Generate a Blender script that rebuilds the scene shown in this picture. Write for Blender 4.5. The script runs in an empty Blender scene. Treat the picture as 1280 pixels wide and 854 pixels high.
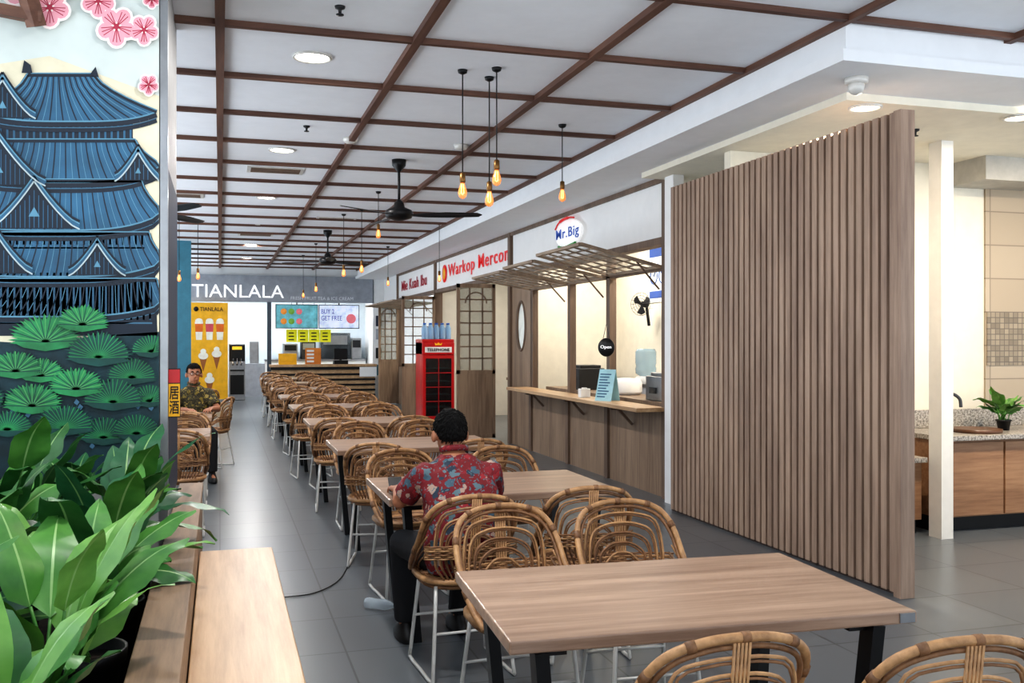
import bpy, math, random
from mathutils import Vector, Matrix
random.seed(7)
SC = bpy.context.scene
COL = SC.collection
pi = math.pi

# ------------------------------------------------------------------ materials
def lin(c):
    return tuple(((x/255)/12.92 if x/255 <= 0.04045 else ((x/255+0.055)/1.055)**2.4) for x in c) + (1,)
MATS = {}
def base(name):
    m = bpy.data.materials.new(name); m.use_nodes = True
    nt = m.node_tree; b = nt.nodes['Principled BSDF']
    return m, nt, b
def ramp(nt, fac, stops, interp='LINEAR'):
    r = nt.nodes.new('ShaderNodeValToRGB'); cr = r.color_ramp; cr.interpolation = interp
    while len(cr.elements) < len(stops): cr.elements.new(0.5)
    for e, (p, c) in zip(cr.elements, stops):
        e.position = p; e.color = lin(c)
    nt.links.new(fac, r.inputs[0]); return r.outputs[0]
def objvec(nt, scale=(1,1,1), rot=(0,0,0)):
    tc = nt.nodes.new('ShaderNodeTexCoord'); mp = nt.nodes.new('ShaderNodeMapping')
    mp.inputs['Scale'].default_value = scale; mp.inputs['Rotation'].default_value = rot
    nt.links.new(tc.outputs['Object'], mp.inputs[0]); return mp.outputs[0]
def noise(nt, vec, scale=5, detail=4, rough=.6):
    n = nt.nodes.new('ShaderNodeTexNoise'); n.inputs['Scale'].default_value = scale
    n.inputs['Detail'].default_value = detail; n.inputs['Roughness'].default_value = rough
    nt.links.new(vec, n.inputs['Vector']); return n.outputs[0]
def bump(nt, b, h, s=.2, d=.01):
    bp = nt.nodes.new('ShaderNodeBump'); bp.inputs['Strength'].default_value = s; bp.inputs['Distance'].default_value = d
    nt.links.new(h, bp.inputs['Height']); nt.links.new(bp.outputs[0], b.inputs['Normal'])
def plain(name, c, rough=.5, metal=0, var=.06, scale=6, emis=0, emc=None, coat=0, alpha=1, bmp=0, spec=.5):
    if name in MATS: return MATS[name]
    m, nt, b = base(name)
    n = noise(nt, objvec(nt), scale)
    lo = tuple(max(0, x*(1-var)) for x in c); hi = tuple(min(255, x*(1+var)) for x in c)
    nt.links.new(ramp(nt, n, [(.3, lo), (.7, hi)]), b.inputs['Base Color'])
    b.inputs['Roughness'].default_value = rough; b.inputs['Metallic'].default_value = metal
    b.inputs['Coat Weight'].default_value = coat; b.inputs['Specular IOR Level'].default_value = spec
    if bmp: bump(nt, b, n, bmp, .01)
    if emis:
        b.inputs['Emission Color'].default_value = lin(emc or c); b.inputs['Emission Strength'].default_value = emis
    if alpha < 1: b.inputs['Alpha'].default_value = alpha
    MATS[name] = m; return m
def wood(name, c1, c2, axis=0, rough=.5, fine=30, bands=2.2):
    if name in MATS: return MATS[name]
    m, nt, b = base(name)
    sc = [fine, fine, fine]; sc[axis] = bands
    n = noise(nt, objvec(nt, tuple(sc)), 1, 6, .65)
    sc2 = [5, 5, 5]; sc2[axis] = .6
    n2 = noise(nt, objvec(nt, tuple(sc2)), 1, 3, .5)
    mx = nt.nodes.new('ShaderNodeMath'); mx.operation = 'ADD'
    ml = nt.nodes.new('ShaderNodeMath'); ml.operation = 'MULTIPLY'; ml.inputs[1].default_value = .5
    nt.links.new(n, mx.inputs[0]); nt.links.new(n2, mx.inputs[1]); nt.links.new(mx.outputs[0], ml.inputs[0])
    nt.links.new(ramp(nt, ml.outputs[0], [(.38, c1), (.60, c2)]), b.inputs['Base Color'])
    b.inputs['Roughness'].default_value = rough
    bump(nt, b, n, .12, .002)
    MATS[name] = m; return m
def glass(name, c=(255,255,255), rough=.02, alpha=.25):
    if name in MATS: return MATS[name]
    m, nt, b = base(name)
    n = noise(nt, objvec(nt), 2)
    nt.links.new(ramp(nt, n, [(0, c), (1, c)]), b.inputs['Base Color'])
    b.inputs['Roughness'].default_value = rough; b.inputs['Alpha'].default_value = alpha
    MATS[name] = m; return m
def tile(name, c1, c2, mortar, w, h, ms=.004, rough=.4, plane='XY', offset=0., spec=.5):
    m, nt, b = base(name)
    tc = nt.nodes.new('ShaderNodeTexCoord'); s = nt.nodes.new('ShaderNodeSeparateXYZ'); c = nt.nodes.new('ShaderNodeCombineXYZ')
    nt.links.new(tc.outputs['Object'], s.inputs[0])
    a = {'XY': (0,1), 'XZ': (0,2), 'YZ': (1,2)}[plane]
    nt.links.new(s.outputs[a[0]], c.inputs[0]); nt.links.new(s.outputs[a[1]], c.inputs[1])
    br = nt.nodes.new('ShaderNodeTexBrick'); br.offset = offset
    br.inputs['Scale'].default_value = 1; br.inputs['Brick Width'].default_value = w; br.inputs['Row Height'].default_value = h
    br.inputs['Mortar Size'].default_value = ms; br.inputs['Color1'].default_value = lin(c1); br.inputs['Color2'].default_value = lin(c2)
    br.inputs['Mortar'].default_value = lin(mortar); br.inputs['Mortar Smooth'].default_value = .3
    nt.links.new(c.outputs[0], br.inputs['Vector'])
    nt.links.new(br.outputs['Color'], b.inputs['Base Color'])
    b.inputs['Roughness'].default_value = rough; b.inputs['Specular IOR Level'].default_value = spec
    return m
def speckle(name, c1, c2, c3, scale=60, rough=.3):
    m, nt, b = base(name)
    v = objvec(nt)
    n = noise(nt, v, scale, 3, .7)
    nt.links.new(ramp(nt, n, [(.38, c1), (.5, c2), (.62, c3)]), b.inputs['Base Color'])
    b.inputs['Roughness'].default_value = rough; return m
def floral(name, bg, cols, scale=11):
    m, nt, b = base(name)
    v0 = objvec(nt)
    nz = nt.nodes.new('ShaderNodeTexNoise'); nz.inputs['Scale'].default_value = 26; nt.links.new(v0, nz.inputs['Vector'])
    add = nt.nodes.new('ShaderNodeMixRGB'); add.blend_type = 'ADD'; add.inputs[0].default_value = .07
    nt.links.new(v0, add.inputs[1]); nt.links.new(nz.outputs[1], add.inputs[2])
    vor = nt.nodes.new('ShaderNodeTexVoronoi'); vor.inputs['Scale'].default_value = scale
    nt.links.new(add.outputs[0], vor.inputs['Vector'])
    sep = nt.nodes.new('ShaderNodeSeparateColor'); nt.links.new(vor.outputs['Color'], sep.inputs[0])
    pal = ramp(nt, sep.outputs[0], [(i/len(cols), c) for i, c in enumerate(cols)], 'CONSTANT')
    mask = ramp(nt, vor.outputs['Distance'], [(0, (255,255,255)), (.42, (255,255,255)), (.46, (0,0,0))], 'CONSTANT')
    mx = nt.nodes.new('ShaderNodeMixRGB'); nt.links.new(mask, mx.inputs[0])
    mx.inputs[1].default_value = lin(bg); nt.links.new(pal, mx.inputs[2])
    v2 = nt.nodes.new('ShaderNodeTexVoronoi'); v2.inputs['Scale'].default_value = scale*2.6; nt.links.new(add.outputs[0], v2.inputs['Vector'])
    m2 = ramp(nt, v2.outputs['Distance'], [(0, (255,255,255)), (.22, (255,255,255)), (.25, (0,0,0))], 'CONSTANT')
    mx2 = nt.nodes.new('ShaderNodeMixRGB'); nt.links.new(m2, mx2.inputs[0]); nt.links.new(mx.outputs[0], mx2.inputs[1])
    mx2.inputs[2].default_value = lin(cols[-1])
    nt.links.new(mx2.outputs[0], b.inputs['Base Color']); b.inputs['Roughness'].default_value = .8
    return m

M_ceil = plain('ceiling_paint', (232,235,240), .85, var=.01)
M_soffit = plain('soffit_paint', (232,234,237), .8, var=.01)
M_cream = plain('cream_paint', (226,218,203), .8, var=.02)
M_creamceil = plain('cream_ceiling_paint', (232,226,210), .8, var=.02)
M_stallwall = plain('stall_wall_paint', (228,222,208), .8, var=.02)
M_white = plain('white_board', (238,238,238), .55, var=.01)
M_beam = wood('beam_brown', (76,48,38), (110,76,60), 0, .6)
M_beamy = wood('beam_brown_long', (76,48,38), (110,76,60), 1, .6)
M_floor = tile('floor_tile', (92,97,102), (98,103,107), (62,66,69), .6, .6, .006, .29, spec=.5)
M_top = wood('table_oak', (132,106,88), (180,152,130), 0, .30, 26, 1.6)
M_bench = wood('bench_oak', (168,132,96), (204,170,132), 1, .36, 26, 1.6)
M_plank = wood('planter_oak', (112,90,70), (152,124,98), 1, .5)
M_panel = wood('stall_oak', (120,98,80), (154,130,108), 2, .55)
M_slat = wood('slat_oak', (138,114,98), (178,152,132), 2, .55, 40, 2)
M_slatback = wood('slat_backing', (66,52,46), (86,70,62), 2, .7)
M_frame = wood('frame_wood', (94,76,64), (124,102,86), 2, .6)
M_framex = wood('shutter_wood', (126,108,92), (160,140,120), 1, .6)
M_black = plain('black_metal', (20,20,22), .4, .3)
M_blackp = plain('black_plastic', (26,26,28), .5)
M_whitem = plain('white_metal', (205,203,198), .35, .1)
M_chrome = plain('chrome', (190,190,192), .15, 1)
M_steel = plain('steel', (150,152,155), .3, .8)
M_rat = wood('rattan', (120,82,50), (194,150,104), 0, .5, 18, 18)
M_rat2 = wood('rattan_dark', (80,52,32), (148,106,70), 0, .55, 22, 22)
M_red = plain('red_enamel', (190,22,28), .3)
M_redl = plain('red_letter', (205,26,28), .5, emis=.3)
M_redd = plain('dark_red_letter', (150,26,44), .5, emis=.2)
M_yel = plain('yellow_print', (245,180,30), .5)
M_blueg = plain('teal_panel', (60,120,140), .6)
M_navy = plain('navy_panel', (22,34,58), .6)
M_gray = plain('gray_fascia', (158,163,172), .6)
M_lcream = plain('letter_white', (245,245,245), .5, emis=.55)
M_subt = plain('letter_faint', (215,220,225), .5, emis=.15)
M_emit = plain('lamp_disc', (255,250,240), .5, emis=9, var=0)
M_emitw = plain('lamp_disc_warm', (255,238,205), .5, emis=9, var=0)
M_bulb = plain('bulb_amber', (230,160,90), .15, emis=.45, emc=(255,150,70), var=0, alpha=.6)
M_fil = plain('bulb_filament', (255,220,160), .2, emis=9, emc=(255,190,110), var=0)
M_brass = plain('brass', (120,88,50), .35, .8)
M_granite = speckle('granite', (90,84,78), (160,152,142), (196,190,180))
M_tilew = tile('beige_wall_tile', (186,170,148), (174,157,134), (140,126,108), .6, .3, .006, .35, 'XZ')
M_mosaic = tile('mosaic_tile', (126,112,92), (164,148,124), (100,90,78), .05, .05, .004, .3, 'XZ')
M_cab = wood('cabinet_wood', (136,98,70), (172,132,98), 0, .5)
M_glass = glass('clear_glass', (235,245,245), .03, .18)
M_glassd = glass('dark_glass', (30,34,38), .05, .6)
M_skin = plain('skin', (168,112,82), .55, var=.05)
M_hair = plain('hair_black', (12,11,11), .75, var=.5, scale=150, bmp=.4, spec=.25)
M_pants = plain('black_trousers', (22,22,26), .85)
M_shoe = plain('black_shoe', (20,18,18), .5)
M_shirt = floral('floral_shirt', (112,22,30), [(150,38,46),(66,90,104),(166,140,126),(40,54,70),(130,30,40),(92,114,122)], 22)
M_shirt2 = floral('olive_shirt', (50,46,30), [(120,104,40),(70,66,40),(150,130,70)], 22)
M_soil = plain('soil', (46,34,26), .9, var=.3, scale=30)
M_pot = plain('black_pot', (24,24,26), .45)

# ------------------------------------------------------------------ mesh builder
class MB:
    def __init__(s): s.v=[]; s.f=[]; s.m=[]; s.sm=[]
    def add(s, vs, fs, mi=0, sm=False):
        o=len(s.v); s.v += [tuple(p) for p in vs]
        for f in fs: s.f.append([i+o for i in f]); s.m.append(mi); s.sm.append(sm)
    def box(s,x0,x1,y0,y1,z0,z1,mi=0):
        vs=[(x,y,z) for z in (z0,z1) for y in (y0,y1) for x in (x0,x1)]
        s.add(vs,[(0,2,3,1),(4,5,7,6),(0,1,5,4),(2,6,7,3),(0,4,6,2),(1,3,7,5)],mi)
    def beam(s,p0,p1,w,h,mi=0,up=(0,0,1)):
        p0=Vector(p0);p1=Vector(p1);d=(p1-p0).normalized();u=Vector(up)
        if abs(d.dot(u))>.98:u=Vector((0,1,0))
        r=d.cross(u).normalized();u=r.cross(d).normalized()
        vs=[p+r*a*w/2+u*b*h/2 for p in(p0,p1) for a,b in((-1,-1),(1,-1),(1,1),(-1,1))]
        s.add(vs,[(3,2,1,0),(4,5,6,7),(0,1,5,4),(1,2,6,5),(2,3,7,6),(3,0,4,7)],mi)
    def tube(s,pts,r,n=7,closed=False,mi=0,sx=1,sy=1):
        pts=[Vector(p) for p in pts];N=len(pts);rs=r if isinstance(r,(list,tuple)) else [r]*N
        vs=[];prev=None
        for i,p in enumerate(pts):
            if closed: d=(pts[(i+1)%N]-pts[i-1])
            else: d=(pts[min(i+1,N-1)]-pts[max(i-1,0)])
            d=d.normalized() if d.length>1e-9 else Vector((0,0,1))
            if prev is None:
                a=Vector((0,0,1)) if abs(d.z)<.9 else Vector((1,0,0)); prev=(a-d*a.dot(d)).normalized()
            else:
                q=prev-d*prev.dot(d); prev=q.normalized() if q.length>1e-6 else prev
            b=d.cross(prev)
            for k in range(n):
                t=2*pi*k/n; vs.append(p+prev*math.cos(t)*rs[i]*sx+b*math.sin(t)*rs[i]*sy)
        fs=[]
        for i in range(N if closed else N-1):
            j=(i+1)%N
            for k in range(n): fs.append((i*n+k,i*n+(k+1)%n,j*n+(k+1)%n,j*n+k))
        if not closed:
            fs.append(tuple(range(n))[::-1]); fs.append(tuple((N-1)*n+k for k in range(n)))
        s.add(vs,fs,mi,True)
    def lathe(s,prof,n=20,c=(0,0,0),mi=0,axis='z',sm=True):
        vs=[];
        for r,z in prof:
            for k in range(n):
                t=2*pi*k/n; a,b=r*math.cos(t),r*math.sin(t)
                p={'z':(a,b,z),'y':(a,z,b),'x':(z,a,b)}[axis]
                vs.append((p[0]+c[0],p[1]+c[1],p[2]+c[2]))
        fs=[]
        for i in range(len(prof)-1):
            for k in range(n): fs.append((i*n+k,i*n+(k+1)%n,(i+1)*n+(k+1)%n,(i+1)*n+k))
        if prof[0][0]>1e-4: fs.append(tuple(range(n))[::-1])
        if prof[-1][0]>1e-4: fs.append(tuple((len(prof)-1)*n+k for k in range(n)))
        s.add(vs,fs,mi,sm)
    def ell(s,c,r,n=14,mi=0):
        vs=[];m=n//2+1
        for i in range(m+1):
            ph=pi*i/m
            for k in range(n):
                t=2*pi*k/n; vs.append((c[0]+r[0]*math.sin(ph)*math.cos(t),c[1]+r[1]*math.sin(ph)*math.sin(t),c[2]-r[2]*math.cos(ph)))
        fs=[(i*n+k,i*n+(k+1)%n,(i+1)*n+(k+1)%n,(i+1)*n+k) for i in range(m) for k in range(n)]
        s.add(vs,fs,mi,True)
    def loft(s,rings,n=20,mi=0):
        vs=[]
        for x,y,z,rx,ry in rings:
            for k in range(n):
                t=2*pi*k/n; vs.append((x+rx*math.cos(t),y+ry*math.sin(t),z))
        fs=[(i*n+k,i*n+(k+1)%n,(i+1)*n+(k+1)%n,(i+1)*n+k) for i in range(len(rings)-1) for k in range(n)]
        fs.append(tuple(range(n))[::-1]); fs.append(tuple((len(rings)-1)*n+k for k in range(n)))
        s.add(vs,fs,mi,True)
    def mesh(s,name,mats):
        me=bpy.data.meshes.new(name); me.from_pydata(s.v,[],s.f)
        for m in mats: me.materials.append(m)
        me.polygons.foreach_set('material_index',s.m); me.polygons.foreach_set('use_smooth',s.sm)
        me.validate(); me.update(); return me
def smooth(pts,n=5,closed=False):
    P=[Vector(p) for p in pts];out=[];N=len(P)
    rng=range(N) if closed else range(N-1)
    for i in rng:
        a=P[(i-1)%N] if (closed or i>0) else P[0]*2-P[1]; b=P[i]; c=P[(i+1)%N]
        d=P[(i+2)%N] if (closed or i+2<N) else P[-1]*2-P[-2]
        for k in range(n):
            t=k/n; out.append(.5*((2*b)+(c-a)*t+(2*a-5*b+4*c-d)*t*t+(3*b-a-3*c+d)*t**3))
    if not closed: out.append(P[-1])
    return out
def setp(o,label=None,category=None,group=None,kind=None):
    if label:o['label']=label
    if category:o['category']=category
    if group:o['group']=group
    if kind:o['kind']=kind
def mk(mb,name,mats,parent=None,loc=(0,0,0),rz=0,bevel=0,rot=None,**kw):
    if not isinstance(mats,(list,tuple)): mats=[mats]
    me=mb.mesh(name,mats) if isinstance(mb,MB) else mb
    o=bpy.data.objects.new(name,me); COL.objects.link(o)
    o.location=loc; o.rotation_euler=rot if rot else (0,0,rz)
    if parent: o.parent=parent
    if bevel:
        b=o.modifiers.new('bevel','BEVEL'); b.width=bevel; b.segments=2; b.limit_method='ANGLE'
    setp(o,**kw); return o
def empty(name,loc=(0,0,0),rz=0,**kw):
    o=bpy.data.objects.new(name,None); o.empty_display_size=.1; COL.objects.link(o); o.location=loc; o.rotation_euler=(0,0,rz); setp(o,**kw); return o
def copy_thing(root,loc,rz=0,**kw):
    def rec(o,par):
        c=o.copy(); COL.objects.link(c)
        if par: c.parent=par
        for ch in list(o.children): rec(ch,c)
        return c
    r=rec(root,None); r.location=loc; r.rotation_euler=(0,0,rz); setp(r,**kw); return r
def struct(name,mat,x0,x1,y0,y1,z0,z1,bevel=0):
    mb=MB(); mb.box(x0,x1,y0,y1,z0,z1); return mk(mb,name,mat,kind='structure',bevel=bevel)
def text_mesh(body,w,h,mat,ext=.004,bold=0,sp=1):
    cu=bpy.data.curves.new('txt','FONT'); cu.body=body; cu.size=1; cu.extrude=.01; cu.offset=bold; cu.resolution_u=3; cu.space_character=sp
    o=bpy.data.objects.new('txt',cu); COL.objects.link(o); bpy.context.view_layer.update()
    me=bpy.data.meshes.new_from_object(o.evaluated_get(bpy.context.evaluated_depsgraph_get()))
    bpy.data.objects.remove(o)
    xs=[v.co.x for v in me.vertices] or [0,1]; ys=[v.co.y for v in me.vertices] or [0,1]
    x0,x1,y0,y1=min(xs),max(xs),min(ys),max(ys)
    if h is None: h=w*(y1-y0)/(x1-x0)
    for v in me.vertices:
        v.co.x=(v.co.x-(x0+x1)/2)/(x1-x0)*w; v.co.y=(v.co.y-(y0+y1)/2)/(y1-y0)*h; v.co.z=v.co.z*ext/.01
    me.materials.clear(); me.materials.append(mat); me.name='lettering'; return me
R_Y=(pi/2,0,0); R_X=(pi/2,0,-pi/2); R_PX=(pi/2,0,pi/2)
def text(body,w,h,mat,loc,rot=R_Y,parent=None,name='lettering',bold=0,ext=.004,sp=1,**kw):
    return mk(text_mesh(body,w,h,mat,ext,bold,sp),name,mat,parent,loc,rot=rot,**kw)
def remeshed(mb,name,mat,voxel,parent,it=3,**kw):
    o=mk(mb,name,mat); r=o.modifiers.new('r','REMESH'); r.mode='VOXEL'; r.voxel_size=voxel; r.use_smooth_shade=True
    s=o.modifiers.new('s','SMOOTH'); s.iterations=it; s.factor=.5
    bpy.context.view_layer.update()
    me=bpy.data.meshes.new_from_object(o.evaluated_get(bpy.context.evaluated_depsgraph_get()))
    bpy.data.objects.remove(o); me.materials.clear(); me.materials.append(mat)
    for p in me.polygons: p.use_smooth=True; p.material_index=0
    return mk(me,name,mat,parent,**kw)

# ------------------------------------------------------------------ room shell
CZ=3.41; SZ=3.15; YE=25.5; YC=4.76
struct('floor',M_floor,-3.2,10,-2.5,30,-.1,0)  # left side cut short so the added glow from below reaches the ceiling
struct('ceiling',M_ceil,-6,3.47,-2.5,YE,CZ,CZ+.1)
struct('ceiling.001',M_ceil,3.47,10,-2.5,YC,CZ,CZ+.1)
struct('ceiling.002',M_soffit,3.47,10,YC,YE+3,SZ,CZ+.1)
struct('ceiling.003',M_creamceil,3.87,10,5.3,8.45,SZ-.05,SZ)
tn=[0]
def trim(mat,*a):
    tn[0]+=1; return struct('trim_%d'%tn[0],mat,*a)
for i in range(-4,4): 
    x=i*1.157; w=.027 if i<3 else .04
    trim(M_beamy,x-w,x+w if i<3 else x-.002,-2.4,YE,CZ-.04,CZ)
trim(M_beamy,4.63-.027,4.63+.027,-2.4,YC,CZ-.04,CZ)
for j in range(-3,18):
    y=5.83+1.13*j
    if y<YE: 
        trim(M_beam,-5.5,3.465 if y>YC else 9,y-.023,y+.023,CZ-.035,CZ)
trim(M_soffit,3.41,3.47,YC-.06,YE,SZ,SZ+.07)
trim(M_soffit,3.47,9.9,YC-.06,YC,SZ,SZ+.07)
WX=4.17
struct('wall_right',M_white,WX,WX+.1,8.45,13.65,2.55,SZ)
struct('wall_right.001',M_white,WX,WX+.1,13.85,18.9,2.55,SZ)
struct('wall_right.002',M_white,WX,WX+.1,19.05,23.2,2.55,SZ)
struct('wall_right.003',M_white,WX,WX+.1,23.3,YE,0,SZ)
for y in (8.5,13.75,18.97,23.25):
    trim(M_frame,WX-.04,WX+.12,y-.055,y+.055,0,SZ)
trim(M_frame,WX-.03,WX+.12,8.5,23.2,2.49,2.56)
trim(M_frame,WX-.03,WX,8.5,23.2,SZ-.05,SZ)
trim(M_frame,WX,WX+.08,8.55,12.76,2.24,2.29)
trim(M_white,4.06,4.17,8.16,8.34,0,SZ)
struct('wall_right.004',M_panel,WX,WX+.06,8.55,12.78,0,.85)
struct('wall_right.005',M_panel,WX,WX+.06,18.97,23.2,0,.9)
mb=MB()
yc,zc,ry,rz_=13.25,1.75,.2,.34
N=32
ov=[(WX,yc+ry*math.cos(2*pi*k/N),zc+rz_*math.sin(2*pi*k/N)) for k in range(N)]
def sq(k):
    t=2*pi*k/N;c,s_=math.cos(t),math.sin(t);m_=max(abs(c),abs(s_)); return (c/m_,s_/m_)
ou=[(WX,yc+.47*sq(k)[0],1.245+1.245*sq(k)[1]) for k in range(N)]
mb.add(ov+ou,[(k,(k+1)%N,N+(k+1)%N,N+k) for k in range(N)])
mb.add([(p[0]+.05,p[1],p[2]) for p in ov+ou],[(k,(k+1)%N,N+(k+1)%N,N+k) for k in range(N)])
mk(mb,'wall_right.006',M_panel,kind='structure')
w=empty('oval_window',(WX,yc,zc),label='oval frosted window set in wooden stall panel',category='window')
mb=MB(); mb.tube([(0,1.04*ry*math.cos(2*pi*k/40),1.04*rz_*math.sin(2*pi*k/40)) for k in range(40)],.02,6,True); mk(mb,'frame',M_frame,w)
mb=MB(); mb.add([(.02,ry*math.cos(2*pi*k/40),rz_*math.sin(2*pi*k/40)) for k in range(40)],[tuple(range(40))]); mk(mb,'pane',plain('frosted_pane',(225,228,222),.3,emis=.15),w)
struct('wall_back',M_stallwall,5.9,6.0,8.4,YE,0,SZ)
struct('wall_stall',M_stallwall,4.27,5.9,8.36,8.46,0,SZ)
struct('wall_stall.001',M_stallwall,4.27,5.9,13.8,13.9,0,SZ)
struct('wall_stall.002',M_stallwall,4.27,5.9,18.95,19.05,0,SZ)
struct('wall_far',M_gray,-.95,3.9,YE-.12,YE,2.52,3.2)
struct('wall_far.001',M_white,-6,4.2,YE-.05,YE+.05,3.2,CZ)
struct('wall_far.002',M_white,3.88,4.2,YE-.12,YE,0,3.2)
struct('wall_far.003',plain('shop_back_wall',(200,211,220),.7,var=.02),-1.2,4.2,28.4,28.5,0,3.2)
struct('wall_far.004',M_white,4.1,4.2,YE,28.4,0,3.2)
struct('wall_far.005',M_white,-1.05,-.95,YE,28.4,0,3.2)
struct('ceiling.004',M_white,-1.2,4.2,YE,28.5,3.15,3.25)
struct('wall_left',M_blueg,-6,-.52,19,19.1,0,CZ)
trim(plain('slate_frame',(70,80,92),.5),1.16,1.26,YE-.15,YE,0,2.52)
struct('wall_wash',M_creamceil,4.0,6.55,7.0,7.1,0,SZ)
struct('wall_wash.001',M_tilew,6.55,10,6.98,7.1,0,SZ)
struct('wall_wash.002',M_cream,9.9,10,4.8,7,0,SZ)
trim(M_mosaic,6.56,9.9,6.972,6.98,1.32,1.80)
struct('wall_column',plain('column_white',(236,233,226),.7,var=.02),5.36,5.47,6.16,6.3,0,SZ)
trim(plain('beam_grey',(180,176,168),.7),6.15,10,6.55,7,2.90,SZ-.05)

struct('wall_column.001',plain('column_paint',(150,150,150),.6),-2.4,-.25,4.92,6.1,0,CZ)
struct('wall_column.002',M_navy,-.25,-.245,4.98,6.1,.7,2.4)
trim(M_steel,-.275,-.24,4.905,4.95,0,CZ)

# ------------------------------------------------------------------ mural
mm=[plain('mural_sky',(198,206,202),.6,var=.05,scale=2),plain('mural_roof',(40,84,112),.6,var=.2,scale=3),plain('mural_roof_light',(88,136,160),.6),
    plain('mural_dark',(14,28,44),.6),plain('mural_wall',(170,184,188),.6),plain('mural_green',(36,122,72),.6,var=.25),plain('mural_green_dark',(14,66,60),.6,var=.2),
    plain('mural_pink',(226,160,172),.6),plain('mural_white',(240,226,222),.6),plain('mural_crimson',(168,44,70),.6),plain('mural_lightgreen',(80,158,92),.6),plain('mural_blue',(62,104,130),.6),
    plain('mural_cream',(214,206,180),.6,var=.04),plain('mural_teal_deep',(12,44,52),.6,var=.3,scale=8)]
mb=MB()
def mp(u,v,l): return (-.968+u*.00346, 4.902-l*.0007, 1.55+(425-v)*(4.407+.001*u)/1200)
def P(pts,mi,l):
    mb.add([mp(min(u,199),v,l) for u,v in pts],[tuple(range(len(pts)))],mi)
def L(a,b,w,mi,l):
    dx,dy=b[0]-a[0],b[1]-a[1];q=math.hypot(dx,dy) or 1;nx,ny=-dy/q*w/2,dx/q*w/2
    P([(a[0]+nx,a[1]+ny),(b[0]+nx,b[1]+ny),(b[0]-nx,b[1]-ny),(a[0]-nx,a[1]-ny)],mi,l)
P([(-300,-60),(199,-60),(199,600),(-300,600)],0,0)
P([(-300,60),(-60,90),(60,70),(199,120),(199,600),(-300,600)],12,1)
P([(-300,430),(-100,420),(40,430),(120,420),(199,415),(199,600),(-300,600)],13,2)
# dark mass of the castle behind the tiers
P([(-120,420),(-60,200),(-10,150),(40,96),(112,98),(160,150),(172,200),(184,270),(194,345),(197,420)],3,2)
lay=[3]
def roof(xa,xb,va,xc,xd,vb,n=16,flare=16):
    l=lay[0]; K=20
    def eave(t): return (xc+(xd-xc)*t, vb-flare*abs(2*t-1)**3.5)
    def pt(t,s):
        e=eave(t); x=xa+(xb-xa)*t
        return (x+(e[0]-x)*(s*.35+.65*s**1.5), va+(e[1]-va)*(s*.45+.55*s**.75))
    S=5
    for k in range(K):
        for j in range(S):
            P([pt(k/K,j/S),pt((k+1)/K,j/S),pt((k+1)/K,(j+1)/S),pt(k/K,(j+1)/S)],1,l)
    for k in range(n*2+1):
        t=k/(n*2)
        for j in range(S): L(pt(t,j/S),pt(t,(j+1)/S),.7 if k%2 else 1.6,2 if k%2 else 3,l+1)
    for k in range(K):
        a,b=eave(k/K),eave((k+1)/K)
        L(a,b,2,2,l+2); L((a[0],a[1]+4),(b[0],b[1]+4),6,3,l+2); L((a[0],a[1]+8),(b[0],b[1]+8),1.2,11,l+1);L((a[0],a[1]+11),(b[0],b[1]+11),5,3,l+1)
    L((xa,va),(xb,va),5,3,l+3); L((xa,va-2),(xb,va-2),1.4,2,l+4)
    for s_ in(0,1):
        for j in range(S): L(pt(s_,j/S),pt(s_,(j+1)/S),4.5,3,l+3); L((pt(s_,j/S)[0],pt(s_,j/S)[1]-2),(pt(s_,(j+1)/S)[0],pt(s_,(j+1)/S)[1]-2),1.4,2,l+4)
    lay[0]+=1
def walls(x0,x1,v0,v1):
    l=lay[0]
    P([(x0,v0),(x1,v0),(x1,v1),(x0,v1)],3,l)
    L((x0,v1-8),(x1,v1-8),2,11,l+1)
    n=int((x1-x0)/8)
    for k in range(n):
        x=x0+4+k*(x1-x0)/n
        P([(x,v0+3),(x+2.5,v0+3),(x+2.5,v1-12),(x,v1-12)],1,l+1)
def gable(x,v,w,h):
    l=lay[0]+6
    K=6
    lf=[(x-w*(k/K),v-h*(1-k/K)**1.4) for k in range(K+1)]
    rt=[(x+w*(k/K),v-h*(1-k/K)**1.4) for k in range(K+1)]
    P(lf[::-1]+rt[1:],3,l)
    for k in range(int(w/4)):
        xx=x-w*.7+k*w*1.4/(w/4); hh=h*(1-abs(xx-x)/w)**1.4*.8
        L((xx,v-1),(xx,v-hh),1,1,l+1)
    P([(x-w*.12,v-h*.25),(x,v-h*.45),(x+w*.12,v-h*.25)],2,l+2)
    for q in(lf,rt):
        for k in range(K):
            L((q[k][0],q[k][1]-3),(q[k+1][0],q[k+1][1]-3),6,1,l+2); L((q[k][0],q[k][1]-6),(q[k+1][0],q[k+1][1]-6),1.5,2,l+3); L((q[k][0],q[k][1]-9),(q[k+1][0],q[k+1][1]-9),3,3,l+2); L((q[k][0],q[k][1]+1),(q[k+1][0],q[k+1][1]+1),1.8,4,l+3)
walls(-60,190,338,412); walls(-50,180,272,318); walls(-40,175,218,262); walls(-20,165,152,196)
roof(-80,196,350,-130,210,396,18,18)
roof(-50,186,292,-90,208,346,17,20); gable(120,344,36,40); gable(-10,342,50,60)
roof(-40,176,226,-80,205,288,17,22); gable(42,286,56,60)
roof(-20,168,176,-60,204,228,15,20); gable(172,226,30,36); gable(-2,232,58,62)
roof(34,116,94,-24,196,152,13,12); gable(4,148,40,48)
L((30,84),(38,92),5,3,14);P([(27,92),(30,76),(38,82),(40,92)],3,15);P([(110,95),(118,84),(122,97)],3,15)
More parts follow.
